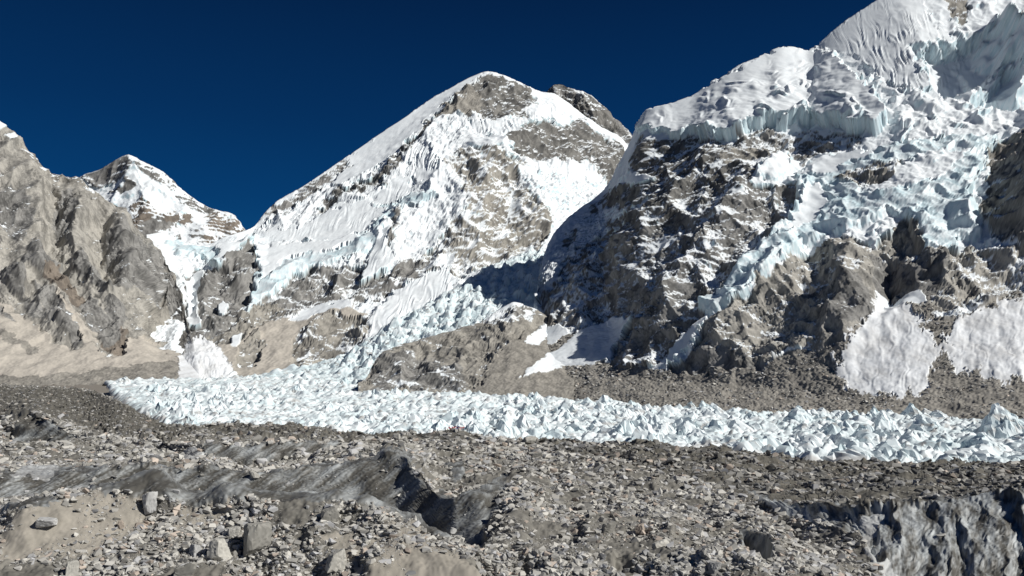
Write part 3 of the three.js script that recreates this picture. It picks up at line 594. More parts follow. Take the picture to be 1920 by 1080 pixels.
// ------------------------------------------------------------------ glacier: seracs are faceted pyramids standing on a grid of cells
function hash(i, j, s) { let h = Math.imul(i, 374761393) + Math.imul(j, 668265263) + Math.imul(s, 974711) | 0; h = Math.imul(h ^ (h >>> 13), 1274126177); return ((h ^ (h >>> 16)) >>> 0) / 4294967296; }
const cellCache = new Map();
function cellOf(i, j, size) {
  const key = i * 100003 + j + size * 1e10;
  let c = cellCache.get(key);
  if (!c) {
    const r = rng((hash(i, j, Math.round(size * 10)) * 1e9) | 0), K = 4 + Math.floor(r() * 3), a0 = r() * 6.3;
    c = { x: (i + .15 + r() * .7) * size, z: (j + .15 + r() * .7) * size, h: (0.35 + 0.65 * Math.pow(r(), 1.3)), cut: r() < .35 ? .7 + .2 * r() : 1, pw: .62 + r() * .45, f: [], tone: r(), out: false };
    for (let q = 0; q < K; q++) { const a = a0 + (q + (r() - .5) * .7) * 6.283 / K, rad = size * (.26 + .42 * r()); c.f.push(Math.cos(a) / rad, Math.sin(a) / rad); }
    cellCache.set(key, c);
  }
  return c;
}
const gauge = (c, dx, dz) => { let g = 0; for (let q = 0; q < c.f.length; q += 2) g = Math.max(g, c.f[q] * dx + c.f[q + 1] * dz); return g; };
const peakOf = (c, g) => Math.min(c.cut, Math.pow(1 - g, c.pw)) * c.h;
function seracs(x, z, size, best) {
  const ci = Math.floor(x / size), cj = Math.floor(z / size); let h = 0;
  for (let a = -1; a <= 1; a++) for (let b = -1; b <= 1; b++) {
    const c = cellOf(ci + a, cj + b, size); if (c.out) continue;
    const g = gauge(c, x - c.x, z - c.z);
    if (g < 1) { const v = peakOf(c, g); if (v > h) { h = v; if (best) best.c = c; } }
  }
  return h;
}
const SIZE = 22, TALL = 19;
const backEdge = pchip([[100, 1750], [500, 1800], [700, 1640], [800, 1440], [1000, 1240], [1300, 1020], [1700, 880], [1920, 810], [2100, 780]], 1);
const frontEdge = pchip([[100, 2400], [185, 1900], [215, 1250], [262, 940], [330, 720], [480, 600], [700, 520], [900, 470], [1300, 450], [2100, 410]], 1);
const floorAt = d => -56 + 30 * smooth(900, 1900, d);
function iceEdge(x, d) {                                       // 1 on the glacier, 0 off it
  const px = 960 + x / d * FOCAL * 1.0;
  return smooth(-30, 25, backEdge(px) - d) * smooth(-25, 30 + 260 * smooth(420, 200, px), d - frontEdge(px));
}
const ridgeTall = (x, z) => 0.62 + 0.55 * N3(x / 160, 0, z / 160);
const pinnacleCells = [];
const giants = [[1858, 640, 30, 30, 'largest ice pinnacle, a tall twin-topped block at the right edge of the glacier'], [1646, 660, 22, 26, 'bright peaked ice pinnacle rising above the glacier beneath the left snow fan'], [1725, 690, 19, 28, 'low domed ice block at the back of the glacier between two snow fans'], [1205, 560, 20, 30, 'shadowed blue ice pinnacle at the front edge of the glacier near its middle'], [1825, 520, 15, 20, 'blue sided ice pinnacle close behind the moraine near the right edge'], [1490, 800, 20, 30, 'broad white ice hump on the back edge of the glacier right of centre']];
{
  const list = [];
  for (let i = -90; i < 90; i++) for (let j = -90; j < -8; j++) {
    const c = cellOf(i, j, SIZE), d = -c.z; if (d < 430 || d > 1750) continue;
    const px = 960 + c.x / d * FOCAL; if (px < 170 || px > 1935) continue;
    const e = iceEdge(c.x, d); if (e < .75) continue;
    const tall = TALL * c.h * clamp(ridgeTall(c.x, c.z), .3, 1.3);
    const top = HORIZON - (floorAt(d) + tall) / d * FOCAL;
    const lim = pchip([[100, 735], [180, 735], [240, 765], [320, 795], [480, 800], [640, 814], [740, 816], [800, 812], [850, 806], [900, 816], [960, 829], [1250, 838], [1400, 852], [1600, 868], [1920, 868]], 1)(px);
    if (top > lim - 6) continue;
    list.push({ c, d, px, top, tall, size: tall / d });
  }
  list.sort((a, b) => b.size - a.size);
  giants.forEach(([px, d, tall, size, label], n) => {
    const x = (px - 960) / FOCAL * d, z = -d, near = (e) => Math.hypot(e.c.x - x, e.c.z - z) < size * .6;
    for (const e of list) if (near(e)) { e.c.out = true; e.gone = true; }
    const c = cellOf(5000 + n, 77, SIZE); Object.assign(c, { x, z, h: 1, cut: n === 2 ? .7 : 1, pw: .8 });
    for (let q = 0; q < c.f.length; q++) c.f[q] *= SIZE / size;
    pinnacleCells.push({ c, d, px, tall, label });
  });
  for (const q of list.filter(e => !e.gone).slice(0, 290)) { q.c.out = true; pinnacleCells.push(q); }
}
const iceMatter = c => {
  let t = 0.25 + 0.5 * N3(c.x / 60, c.y / 30, c.z / 60) + 0.3 * N3(c.x / 14, c.y / 9, c.z / 14) + .2 * M3(c.x / 4, c.y / 4, c.z / 4);
  c.tone = t;
};
MATTER.glacier = { a: [.80, .855, .87], b: [.58, .695, .725], rough: .6, part: 'glacier_ice' };
MATTER.dusty = { a: [.56, .57, .565], b: [.36, .36, .35], rough: .8, part: 'glacier_ice' };
KINDS.push('glacier', 'dusty');
mats.glacier_ice = Object.assign(new THREE.MeshStandardMaterial({ vertexColors: true, roughness: .6, side: THREE.DoubleSide }), { name: 'glacier_ice' });
const glacierTone = c => {
  const t = 0.3 + 0.45 * N3(c.x / 70, c.y / 25, c.z / 70) + 0.3 * N3(c.x / 15, c.y / 8, c.z / 15) + .22 * M3(c.x / 4.5, c.y / 4.5, c.z / 4.5);
  const dust = N3(c.x / 45 + 30, c.y / 12, c.z / 45) + .5 * N3(c.x / 9, c.y / 6, c.z / 9);
  const rim = c.fall ? 1 : iceEdge(c.x, -c.z);
  c.kind = dust > .68 || rim + .35 * N3(c.x / 18, 3, c.z / 18) < .62 ? 'dusty' : 'glacier';
  c.tone = t;
};
{
  const nu = 760, nv = 520, b = {};
  const P0 = (u, v) => { const px = mix(120, 2080, u), d = 430 * Math.pow(1900 / 430, v); const x = (px - 960) / FOCAL * d; return [x, floorAt(d), -d]; };
  const relief = c => {
    const d = -c.z, e = iceEdge(c.x, d), big = clamp(ridgeTall(c.x, c.z), .3, 1.3);
    const wx = c.x + 3 * N3(c.x / 14, 0, c.z / 14), wz = c.z + 3 * M3(c.x / 14, 0, c.z / 14);
    const h = Math.max(TALL * big * seracs(wx, wz, SIZE), 9 * seracs(wx + 500, wz, 12) * (0.6 + .5 * big), 3.6 * seracs(wx + 900, wz, 5.5));
    c.dy = e * (h * clamp(.35 + (c.px - 170) / 260, .25, 1) + 3 * N3(c.x / 40, 4, c.z / 40) + .8 * N3(c.x / 6, 2, c.z / 6) + .35 * N3(c.x / 2.5, 2, c.z / 2.5)) - (1 - e) * 14;
    return 0;
  };
  const made = land({ nu, nv, P0, k: 1, relief, matter: glacierTone, blur: 0, keep: (px, py, z) => { const d = -z; return d > frontEdge(px) - 20 && d < backEdge(px) + 25; } });
  const g = made.parts.glacier_ice; g.name = 'glacier';
  scene.add(tag(g, 'white band of jagged broken ice winding across the valley floor', 'glacier', null, 'structure'));
}
{ // the icefall coming down between the peaks
  const rows = [[[300, 716, 1980], [735, 722, 1560]], [[430, 703, 2000], [735, 712, 1660]], [[560, 688, 2030], [735, 694, 1740]], [[630, 664, 2060], [760, 668, 1800]], [[680, 632, 2120], [800, 650, 1840]], [[735, 596, 2230], [880, 632, 1900]], [[800, 560, 2340], [960, 612, 1960]], [[860, 526, 2480], [1030, 590, 2060]], [[905, 500, 2620], [1080, 545, 2260]], [[985, 466, 2800], [1120, 480, 2600]]];
  const P0 = (u, v) => {
    const s = v * (rows.length - 1), i = Math.min(rows.length - 2, Math.floor(s)), t = s - i, a = place(...rows[i][0]), b = place(...rows[i][1]), c = place(...rows[i + 1][0]), d = place(...rows[i + 1][1]);
    return [0, 1, 2].map(e => mix(mix(a[e], b[e], u), mix(c[e], d[e], u), t));
  };
  const relief = c => {
    const ed = smooth(0, .12, c.u) * smooth(1, .93, c.u), st = 0.6 + .5 * smooth(.05, .5, c.v);
    const wx = c.x + 5 * N3(c.x / 22, 0, c.z / 22), wz = c.z + 5 * M3(c.x / 22, 0, c.z / 22);
    c.dy = (.35 + .65 * ed) * st * (Math.max(30 * seracs(wx, wz, 38), 16 * seracs(wx + 300, wz, 17)) + 10 * N3(c.x / 90, 3, c.z / 90) + 2 * N3(c.x / 8, 3, c.z / 8)) - 8 - (1 - ed) * 10;
    return 0;
  };
  const made = land({ nu: 230, nv: 330, P0, k: 1, relief, matter: c => { c.fall = true; glacierTone(c); c.tone += .25; }, blur: 0 });
  const g = made.parts.glacier_ice; g.name = 'icefall';
  scene.add(tag(g, 'blue white icefall of shattered blocks descending between central peak and dark rock', 'icefall', null, 'structure'));
}
{ // single pinnacles
  const words = ['broad', 'sharp', 'squat', 'ragged', 'slanting'];
  for (const q of pinnacleCells) {
    const { c, d, tall } = q, n = q.label ? 34 : 19, pos = [], col = [], idx = [], fy = floorAt(d), rr = rng(Math.round(c.x * 7 + c.z * 13));
    let R = 0; for (let s = 0; s < 24; s++) R = Math.max(R, Math.min(SIZE * 1.1, 1 / (gauge(c, Math.cos(s / 3.82), Math.sin(s / 3.82)) || .05)));
    const subs = [...Array(4)].map((_, j) => { const e = cellOf(7000 + Math.round(c.x) + j, Math.round(c.z), SIZE), a = rr() * 6.3, f = R * (.25 + .3 * rr()); return { e, x: Math.cos(a) * f, z: Math.sin(a) * f, k: 1.5 + 1.2 * rr(), h: tall * (.35 + .42 * rr()) }; });
    const up = (x, z) => {
      const g = gauge(c, x, z); let h = g < 1 ? tall * peakOf(c, g) / c.h : -1 - (g - 1) * 6;
      for (const t of subs) { const w = gauge(t.e, (x - t.x) * t.k, (z - t.z) * t.k); if (w < 1) h = Math.max(h, t.h * peakOf(t.e, w) / t.e.h); }
      return h;
    };
    const hs = [];
    for (let j = 0; j <= n; j++) for (let i = 0; i <= n; i++) {
      let x = (i / n * 2 - 1) * R * 1.05 + (rr() - .5) * R / n * .8, z = (j / n * 2 - 1) * R * 1.05 + (rr() - .5) * R / n * .8;
      const X = c.x + x, Z = c.z + z, y0 = up(x + 1.5 * N3(X / 7, 1, Z / 7), z + 1.5 * M3(X / 7, 1, Z / 7)), y = y0 > 0 ? y0 + 2.6 * (shards(X / 7, 3, Z / 7) - .5) * smooth(0, 3, y0) + .5 * N3(X / 4, 5, Z / 4) + .3 * M3(X / 1.7, 2, Z / 1.7) : Math.max(y0, -4); hs.push(y0);
      if (y0 > 1) { x += 1.3 * N3(X / 5, y / 4, Z / 5); z += 1.3 * M3(X / 5, y / 4, Z / 5); }
      pos.push(x, y, z);
      const cc = { x: X, y: y + fy, z: Z }; glacierTone(cc); const m = MATTER[cc.kind];
      for (let e = 0; e < 3; e++) col.push(mix(m.a[e], m.b[e], clamp(cc.tone + (c.tone - .5) * .5)));
    }
    for (let j = 0; j < n; j++) for (let i = 0; i < n; i++) { const o = j * (n + 1) + i, p = o + n + 1; if (Math.max(hs[o], hs[o + 1], hs[p], hs[p + 1]) > 0) idx.push(o, p, p + 1, o, p + 1, o + 1); }
    const g = new THREE.BufferGeometry();
    g.setAttribute('position', new THREE.Float32BufferAttribute(pos, 3)); g.setAttribute('color', new THREE.Float32BufferAttribute(col, 3)); g.setIndex(idx); const gf = toCreasedNormals(g, .5);
    const m = finish(new THREE.Mesh(gf, mats.glacier_ice)); m.name = numbered('ice_pinnacle'); m.position.set(c.x, fy, c.z);
    q.mesh = m; scene.add(m);
  }
  // labels: the tallest few are told apart, the crowd shares one
  const stretch = px => px < 520 ? 'the far left stretch of the glacier above the dark moraine' : px < 780 ? 'the glacier left of the people on the mound' : px < 960 ? 'the glacier directly behind the people on the mound' : px < 1200 ? 'the glacier below the long sloping snow apron' : px < 1560 ? 'the glacier below the tongue of blue ice' : 'the glacier in front of the two snow fans';
  for (const q of pinnacleCells) { const w = stretch(q.px); q.label ? tag(q.mesh, q.label, 'ice pinnacle') : tag(q.mesh, 'white ice pinnacle in ' + w, 'ice pinnacle', 'pinnacles in ' + w); }
}

// ------------------------------------------------------------------ moraine in the foreground
const MORAINE = [
  [-160, 1400, 60, 1080, 100, 990, 110, 950, 180, 890, 188, 860, 290, 835, 400, 800, 412, 722, 1700, 724, 1900],
  [0, 1400, 60, 1080, 100, 972, 112, 945, 185, 890, 192, 862, 285, 832, 400, 792, 412, 722, 1600, 724, 1800],
  [62, 1400, 60, 1080, 100, 958, 114, 944, 187, 892, 194, 862, 285, 830, 400, 776, 414, 724, 1550, 727, 1750],
  [160, 1400, 60, 1080, 100, 946, 116, 944, 190, 884, 197, 862, 285, 832, 392, 816, 402, 730, 1400, 733, 1600],
  [220, 1400, 60, 1080, 100, 930, 118, 942, 192, 880, 199, 861, 285, 832, 385, 820, 395, 752, 1000, 757, 1200],
  [280, 1400, 60, 1080, 100, 910, 121, 940, 194, 880, 202, 860, 285, 838, 365, 824, 380, 784, 780, 790, 830],
  [330, 1400, 60, 1080, 100, 922, 119, 942, 195, 882, 203, 862, 285, 866, 325, 826, 345, 796, 690, 803, 740],
  [380, 1400, 60, 1080, 100, 921, 119, 944, 195, 880, 203, 868, 280, 868, 320, 834, 329, 799, 640, 806, 700],
  [480, 1400, 60, 1080, 100, 938, 117, 950, 195, 884, 203, 872, 270, 868, 320, 832, 329, 800, 600, 808, 650],
  [560, 1400, 60, 1080, 100, 936, 117, 952, 195, 876, 205, 868, 272, 860, 325, 830, 334, 806, 560, 814, 610],
  [640, 1400, 60, 1080, 100, 940, 117, 955, 194, 870, 207, 858, 275, 848, 330, 828, 345, 814, 520, 824, 570],
  [700, 1400, 60, 1080, 100, 950, 115, 960, 192, 860, 207, 850, 275, 842, 330, 828, 360, 816, 505, 826, 550],
  [742, 1400, 60, 1080, 100, 965, 113, 966, 190, 850, 207, 846, 272, 838, 330, 828, 368, 816, 490, 828, 540],
  [790, 1400, 60, 1080, 100, 985, 111, 992, 178, 886, 195, 862, 272, 842, 330, 826, 378, 813, 445, 832, 500],
  [830, 1400, 60, 1080, 100, 1004, 108, 1016, 166, 934, 180, 874, 268, 842, 330, 821, 384, 807, 418, 834, 480],
  [855, 1400, 60, 1080, 100, 1020, 107, 1026, 158, 934, 174, 874, 268, 842, 330, 820, 384, 805, 415, 834, 480],
  [900, 1400, 60, 1080, 100, 1032, 105, 1030, 150, 925, 174, 874, 265, 842, 330, 827, 380, 817, 415, 838, 480],
  [930, 1400, 60, 1080, 100, 1034, 105, 1000, 152, 922, 182, 874, 265, 846, 330, 832, 380, 825, 420, 840, 480],
  [980, 1400, 60, 1080, 100, 1034, 105, 985, 150, 920, 195, 874, 265, 850, 330, 838, 375, 830, 430, 842, 480],
  [1080, 1400, 60, 1080, 100, 1034, 105, 985, 148, 920, 195, 876, 265, 855, 320, 842, 370, 832, 430, 846, 490],
  [1250, 1400, 60, 1080, 100, 1034, 105, 990, 145, 926, 190, 880, 258, 860, 310, 848, 360, 838, 420, 852, 490],
  [1400, 1400, 60, 1080, 100, 1036, 105, 1000, 138, 938, 180, 895, 245, 878, 290, 866, 340, 852, 410, 864, 480],
  [1480, 1400, 60, 1080, 100, 1042, 104, 1006, 132, 940, 158, 912, 215, 892, 268, 878, 320, 860, 402, 872, 470],
  [1540, 1400, 60, 1080, 100, 1050, 111, 1014, 124, 944, 142, 920, 195, 902, 248, 886, 305, 865, 396, 876, 465],
  [1600, 1400, 60, 1110, 95, 1090, 103, 1056, 113, 946, 131, 926, 187, 908, 238, 891, 294, 868, 390, 880, 460],
  [1660, 1400, 60, 1160, 88, 1130, 98, 1092, 107, 942, 128, 922, 185, 905, 236, 890, 292, 870, 388, 883, 455],
  [1720, 1400, 60, 1190, 85, 1160, 95, 1120, 104, 938, 127, 918, 185, 902, 235, 890, 290, 871, 386, 886, 450],
  [1800, 1400, 60, 1200, 85, 1170, 95, 1135, 103, 930, 125, 912, 183, 900, 234, 889, 290, 872, 384, 888, 450],
  [1920, 1420, 60, 1220, 82, 1190, 92, 1150, 102, 905, 122, 897, 180, 889, 232, 881, 288, 868, 380, 890, 450],
  [2090, 1420, 60, 1220, 82, 1190, 92, 1150, 102, 880, 118, 874, 178, 870, 230, 866, 286, 858, 376, 890, 450],
];
const moraineCurves = [...Array(10)].map((_, r) => MORAINE.map(m => [m[0], m[1 + r * 2], m[2 + r * 2]]));
const VS = [0, .09, .26, .33, .54, .65, .75, .85, .97, 1];
const moraineP0 = loft(moraineCurves, -155, 2085, VS);
const zone = p => poly(p);
const zones = {
  ice1: zone([[-170, 945], [0, 938], [110, 940], [200, 946], [300, 948], [420, 950], [560, 956], [640, 958], [700, 962], [790, 995], [826, 1012], [900, 1034], [925, 1010], [932, 960], [945, 915], [960, 890], [930, 898], [895, 912], [850, 932], [800, 910], [778, 880], [768, 850], [740, 848], [700, 852], [650, 866], [600, 862], [560, 872], [480, 882], [400, 880], [300, 878], [230, 880], [130, 872], [60, 876], [0, 884], [-170, 884]]),
  ice2: zone([[376, 832], [420, 834], [480, 832], [560, 829], [640, 828], [640, 838], [600, 846], [540, 854], [480, 862], [400, 868], [374, 862]]),
  ice3: zone([[15, 830], [30, 806], [62, 776], [80, 790], [120, 812], [140, 820], [100, 834], [60, 834]]),
  white1: zone([[332, 870], [345, 840], [360, 832], [376, 845], [390, 868], [360, 872]]),
  white2: zone([[10, 890], [40, 876], [110, 868], [112, 880], [90, 896], [30, 894]]),
  ice4: zone([[835, 870], [855, 862], [875, 868], [872, 890], [850, 905], [845, 885]]),
  right: zone([[1385, 912], [1440, 930], [1500, 944], [1600, 946], [1700, 938], [1800, 930], [1920, 906], [2090, 880], [2090, 1140], [1640, 1140], [1660, 1085], [1640, 1040], [1610, 1000], [1560, 985], [1500, 975], [1440, 950]]),
  rightBlue: zone([[1610, 955], [1650, 948], [1640, 980], [1625, 1020], [1680, 1065], [1720, 1090], [1660, 1090], [1630, 1050], [1612, 1000]]),
  hole: zone([[1386, 1000], [1400, 1002], [1440, 1016], [1456, 1045], [1436, 1058], [1405, 1042], [1390, 1024]]),
  sandA: zone([[-170, 1050], [0, 1052], [130, 1040], [180, 1044], [230, 1000], [280, 960], [305, 935], [275, 910], [200, 940], [120, 960], [60, 985], [-170, 985]]),
  sandB: zone([[690, 1080], [720, 1040], [780, 1030], [850, 1045], [900, 1090], [900, 1200], [690, 1200]]),
  sandC: zone([[600, 1020], [650, 1010], [690, 1030], [720, 1000], [790, 985], [825, 1005], [780, 1025], [700, 1050], [640, 1060]]),
  sandD: zone([[330, 960], [400, 918], [440, 930], [470, 945], [420, 960], [370, 985], [320, 1000]]),
  iceLow: zone([[-10, 958], [50, 954], [85, 958], [125, 965], [90, 975], [45, 990], [20, 975]]),
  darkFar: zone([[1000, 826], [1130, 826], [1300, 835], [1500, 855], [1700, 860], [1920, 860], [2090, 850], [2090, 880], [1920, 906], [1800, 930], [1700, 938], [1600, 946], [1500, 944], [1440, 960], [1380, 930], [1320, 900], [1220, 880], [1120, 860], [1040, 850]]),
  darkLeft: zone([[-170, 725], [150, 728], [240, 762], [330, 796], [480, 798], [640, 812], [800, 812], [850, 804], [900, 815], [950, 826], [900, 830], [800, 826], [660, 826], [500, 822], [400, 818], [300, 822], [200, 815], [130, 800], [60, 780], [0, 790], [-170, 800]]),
};
const streak = (x, y, z) => { const s = x * .9 - y * 1.1; return .9 * N3(s / 5, y / 14, z / 12) + .5 * N3(s / 1.9, y / 6, z / 6 + 7) + .25 * M3(s / .7, y / 3, z / 3) + .5 * N3(x / .9, y / .9, z / .9); };
function moraineKind(c) {
  const q = c.d0, s = q / FOCAL;
  const wx = c.px + 9 * N3(c.x / (30 * s), c.y / (30 * s), c.z / (90 * s)) + 4 * N3(c.x / (11 * s), c.y / (11 * s), c.z / (30 * s) + 5), wy = c.py + 5 * M3(c.x / (30 * s), c.y / (30 * s), c.z / (90 * s)) + 2.5 * M3(c.x / (11 * s), c.y / (11 * s), c.z / (30 * s));
  const inz = k => zones[k](wx, wy, 12) > 0;
  c.kind = 'rubble';
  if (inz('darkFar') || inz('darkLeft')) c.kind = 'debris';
  if (inz('sandA') || inz('sandB') || inz('sandC') || inz('sandD')) c.kind = 'soil';
  const hole = zones.hole(c.px + 2 * N3(c.x, c.y, c.z), c.py, 12);
  c.hole = hole;
  let e = -12; for (const k of ['ice1', 'ice2', 'ice3', 'ice4', 'right', 'iceLow', 'white1', 'white2', 'rightBlue']) e = Math.max(e, zones[k](wx, wy, 12));
  let g = -12; for (const k of ['sandA', 'sandB', 'sandC', 'sandD']) g = Math.max(g, zones[k](wx, wy, 12));
  c.icy = smooth(-5, 6, Math.max(e, hole)); c.sand = smooth(-8, 8, g);
  if (inz('ice1') || inz('ice2') || inz('ice3') || inz('ice4') || inz('right') || inz('iceLow') || hole > 0) c.kind = 'dirty';
  if (inz('white1') || inz('white2') || inz('rightBlue')) c.kind = 'pale';
}
const mounds = [
  [[[0, 1000], [120, 962], [200, 940], [278, 914], [318, 936], [350, 965]], 2.2, 62], [[[380, 926], [440, 940], [520, 950], [620, 955], [700, 968], [760, 988]], 1.6, 40], [[[640, 1100], [740, 1048], [800, 1048], [920, 1095]], 1.3, 64],
  [[[560, 1016], [640, 1010], [720, 996], [800, 990]], 1.3, 36], [[[930, 1075], [955, 1005], [985, 945], [1010, 890]], 2.2, 62], [[[890, 1062], [945, 1046], [1000, 1078]], -2.6, 44], [[[560, 1066], [620, 1078], [690, 1062]], -1.8, 30], [[[440, 1030], [490, 1050], [520, 1080]], -1.4, 34],
  [[[330, 815], [480, 812], [640, 818]], 3, 14], [[[0, 802], [150, 804], [300, 818]], 3, 18], [[[430, 874], [520, 866], [600, 856]], -2.5, 18], [[[0, 846], [120, 842], [260, 848]], 2.4, 14], [[[180, 872], [320, 866], [420, 874]], 1.6, 12],
  [[[640, 850], [760, 838], [900, 846]], 1.8, 14], [[[1040, 900], [1150, 890], [1260, 905]], 2, 24], [[[1080, 1000], [1180, 975], [1290, 1000]], 1.6, 40], [[[1330, 960], [1400, 985], [1480, 1030]], 1.8, 40], [[[1300, 1060], [1360, 1040], [1430, 1075]], 1.4, 34], [[[1150, 1045], [1230, 1070]], -1.5, 34], [[[1100, 850], [1300, 862], [1500, 880]], 2.2, 12], [[[1600, 900], [1750, 900], [1900, 888]], 2, 14],
].map(([p, h, w]) => ({ h, w, sd: crestLine(p) }));
const moraineLand = (() => {
  const relief = c => {
    const d = -c.z; c.d0 = d; moraineKind(c);
    const f = clamp(d / 260, .62, 1.6);
    let hi = 0, hr = 0;
    if (c.icy > 0) {
      const right = smooth(-6, 6, zones.right(c.px, c.py, 12));
      hi = .32 * streak(c.x, c.y, c.z) * f + .7 * N3(c.x / 9, c.y / 9, c.z / 9);
      if (right > 0) { const L = c.px - .3 * c.py + 22 * N3(c.px / 90, c.py / 70, 5) + 7 * N3(c.px / 25, c.py / 25, 6); hi = mix(hi, 2.8 * (ridged(L / 80, c.py / 400, 1, 1) - .45) + .35 * fbm(c.px / 60, c.py / 90, 4, 2) + .3 * (ridged(L / 30, c.py / 70, 2, 2) - .4) + .12 * N3(L / 9, c.py / 16, 3) + .06 * N3(c.px / 4, c.py / 5, 3), right); }
      if (c.hole > 0) hi -= Math.min(3, c.hole * .25);
    }
    if (c.icy < 1) {
      const o = c.sand;
      hr = mix(1, .55, o) * (3.2 * f * fbm(c.x / 34, 0, c.z / 34, 3) + f * 1.5 * (ridged(c.x / 15, 0, c.z / 15, 2) - .5)) + mix(.42, .16, o) * f * N3(c.x / 3.4, 0, c.z / 3.4) + mix(.26, .1, o) * f * N3(c.x / 1.5, 0, c.z / 1.5) + mix(.1, .05, o) * N3(c.x / .7, 0, c.z / .7);
    }
    let h = mix(hr, hi, c.icy);
    const knoll = smooth(90, 50, Math.abs(c.px - 852)) * smooth(350, 385, d) * smooth(520, 470, d); h = mix(h, h * .15, knoll);      // trodden top of the mound
    for (const m of mounds) { const e = m.sd(c.px + 10 * N3(c.px / 60, c.py / 40, 3), c.py + 5 * M3(c.px / 50, c.py / 30, 3), m.w); if (e < m.w) { const t = 1 - e / m.w; h += m.h * t * t * (3 - 2 * t) * smooth(0, .12, m.sd.at) * smooth(1, .88, m.sd.at); } }
    if (c.v < .03) h *= .3;
    return h;
  };
  const matter = c => {
    const a = N3(c.x / 12, c.y / 12, c.z / 12), b = N3(c.x / 2.2, c.y / 2.2, c.z / 2.2), e = M3(c.x / .8, c.y / .8, c.z / .8);
    c.tone = .5 + .35 * a + .4 * b + .35 * e;
    if (c.kind === 'dirty' || c.kind === 'pale') c.tone = .80 - .42 * streak(c.x, c.y, c.z) + .25 * a ; if ((c.kind === 'dirty') && zones.right(c.px, c.py, 12) > 0) c.tone = .55 + .6 * N3(c.px / 40, c.py / 60, 6) + .4 * N3(c.px / 11, c.py / 22, 7) + .3 * N3(c.px / 4, c.py / 7, 8);
  };
  const made = land({ nu: 1080, nv: 400, P0: moraineP0, k: 1, relief, matter, blur: 2 });
  const g = new THREE.Group(); g.name = 'moraine_ground';
  for (const k in made.parts) g.add(made.parts[k]);
  scene.add(tag(g, 'rubble covered moraine with tan gravel slopes and dirty ice cliffs', 'moraine', null, 'structure'));
  return made;
})();

// ------------------------------------------------------------------ stones and boulders
const stoneMat = new THREE.MeshStandardMaterial({ roughness: .95, vertexColors: false }); stoneMat.name = 'stone';
function stoneGeometry(seed, n = 11, flat = .62) {
  const r = rng(seed), pts = [];
  for (let i = 0; i < n; i++) { const v = new THREE.Vector3(r() * 2 - 1, r() * 2 - 1, r() * 2 - 1).normalize().multiplyScalar(.75 + .35 * r()); v.x *= 1.15; v.y *= flat * (.8 + .3 * r()); v.z *= .85; pts.push(v); }
  const g = new ConvexGeometry(pts); g.computeVertexNormals(); return g;
}
const shapes = [...Array(14)].map((_, i) => stoneGeometry(100 + i, 9 + i % 5, .5 + .05 * (i % 6)));
const stoneTone = (r, kind) => {
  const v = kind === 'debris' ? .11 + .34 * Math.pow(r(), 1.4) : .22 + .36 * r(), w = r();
  return w < .72 ? [v * 1.0, v * .97, v * .895] : w < .93 ? [v * .97, v * .97, v * .97] : [v * 1.1, v * .94, v * .8];
};
const stoneTints = []; { const r = rng(5); for (let i = 0; i < 24; i++) { const t = stoneTone(r, 'rubble'); const m = stoneMat.clone(); m.color.setRGB(t[0], t[1], t[2]); m.name = 'boulder_stone'; stoneTints.push(m); } }
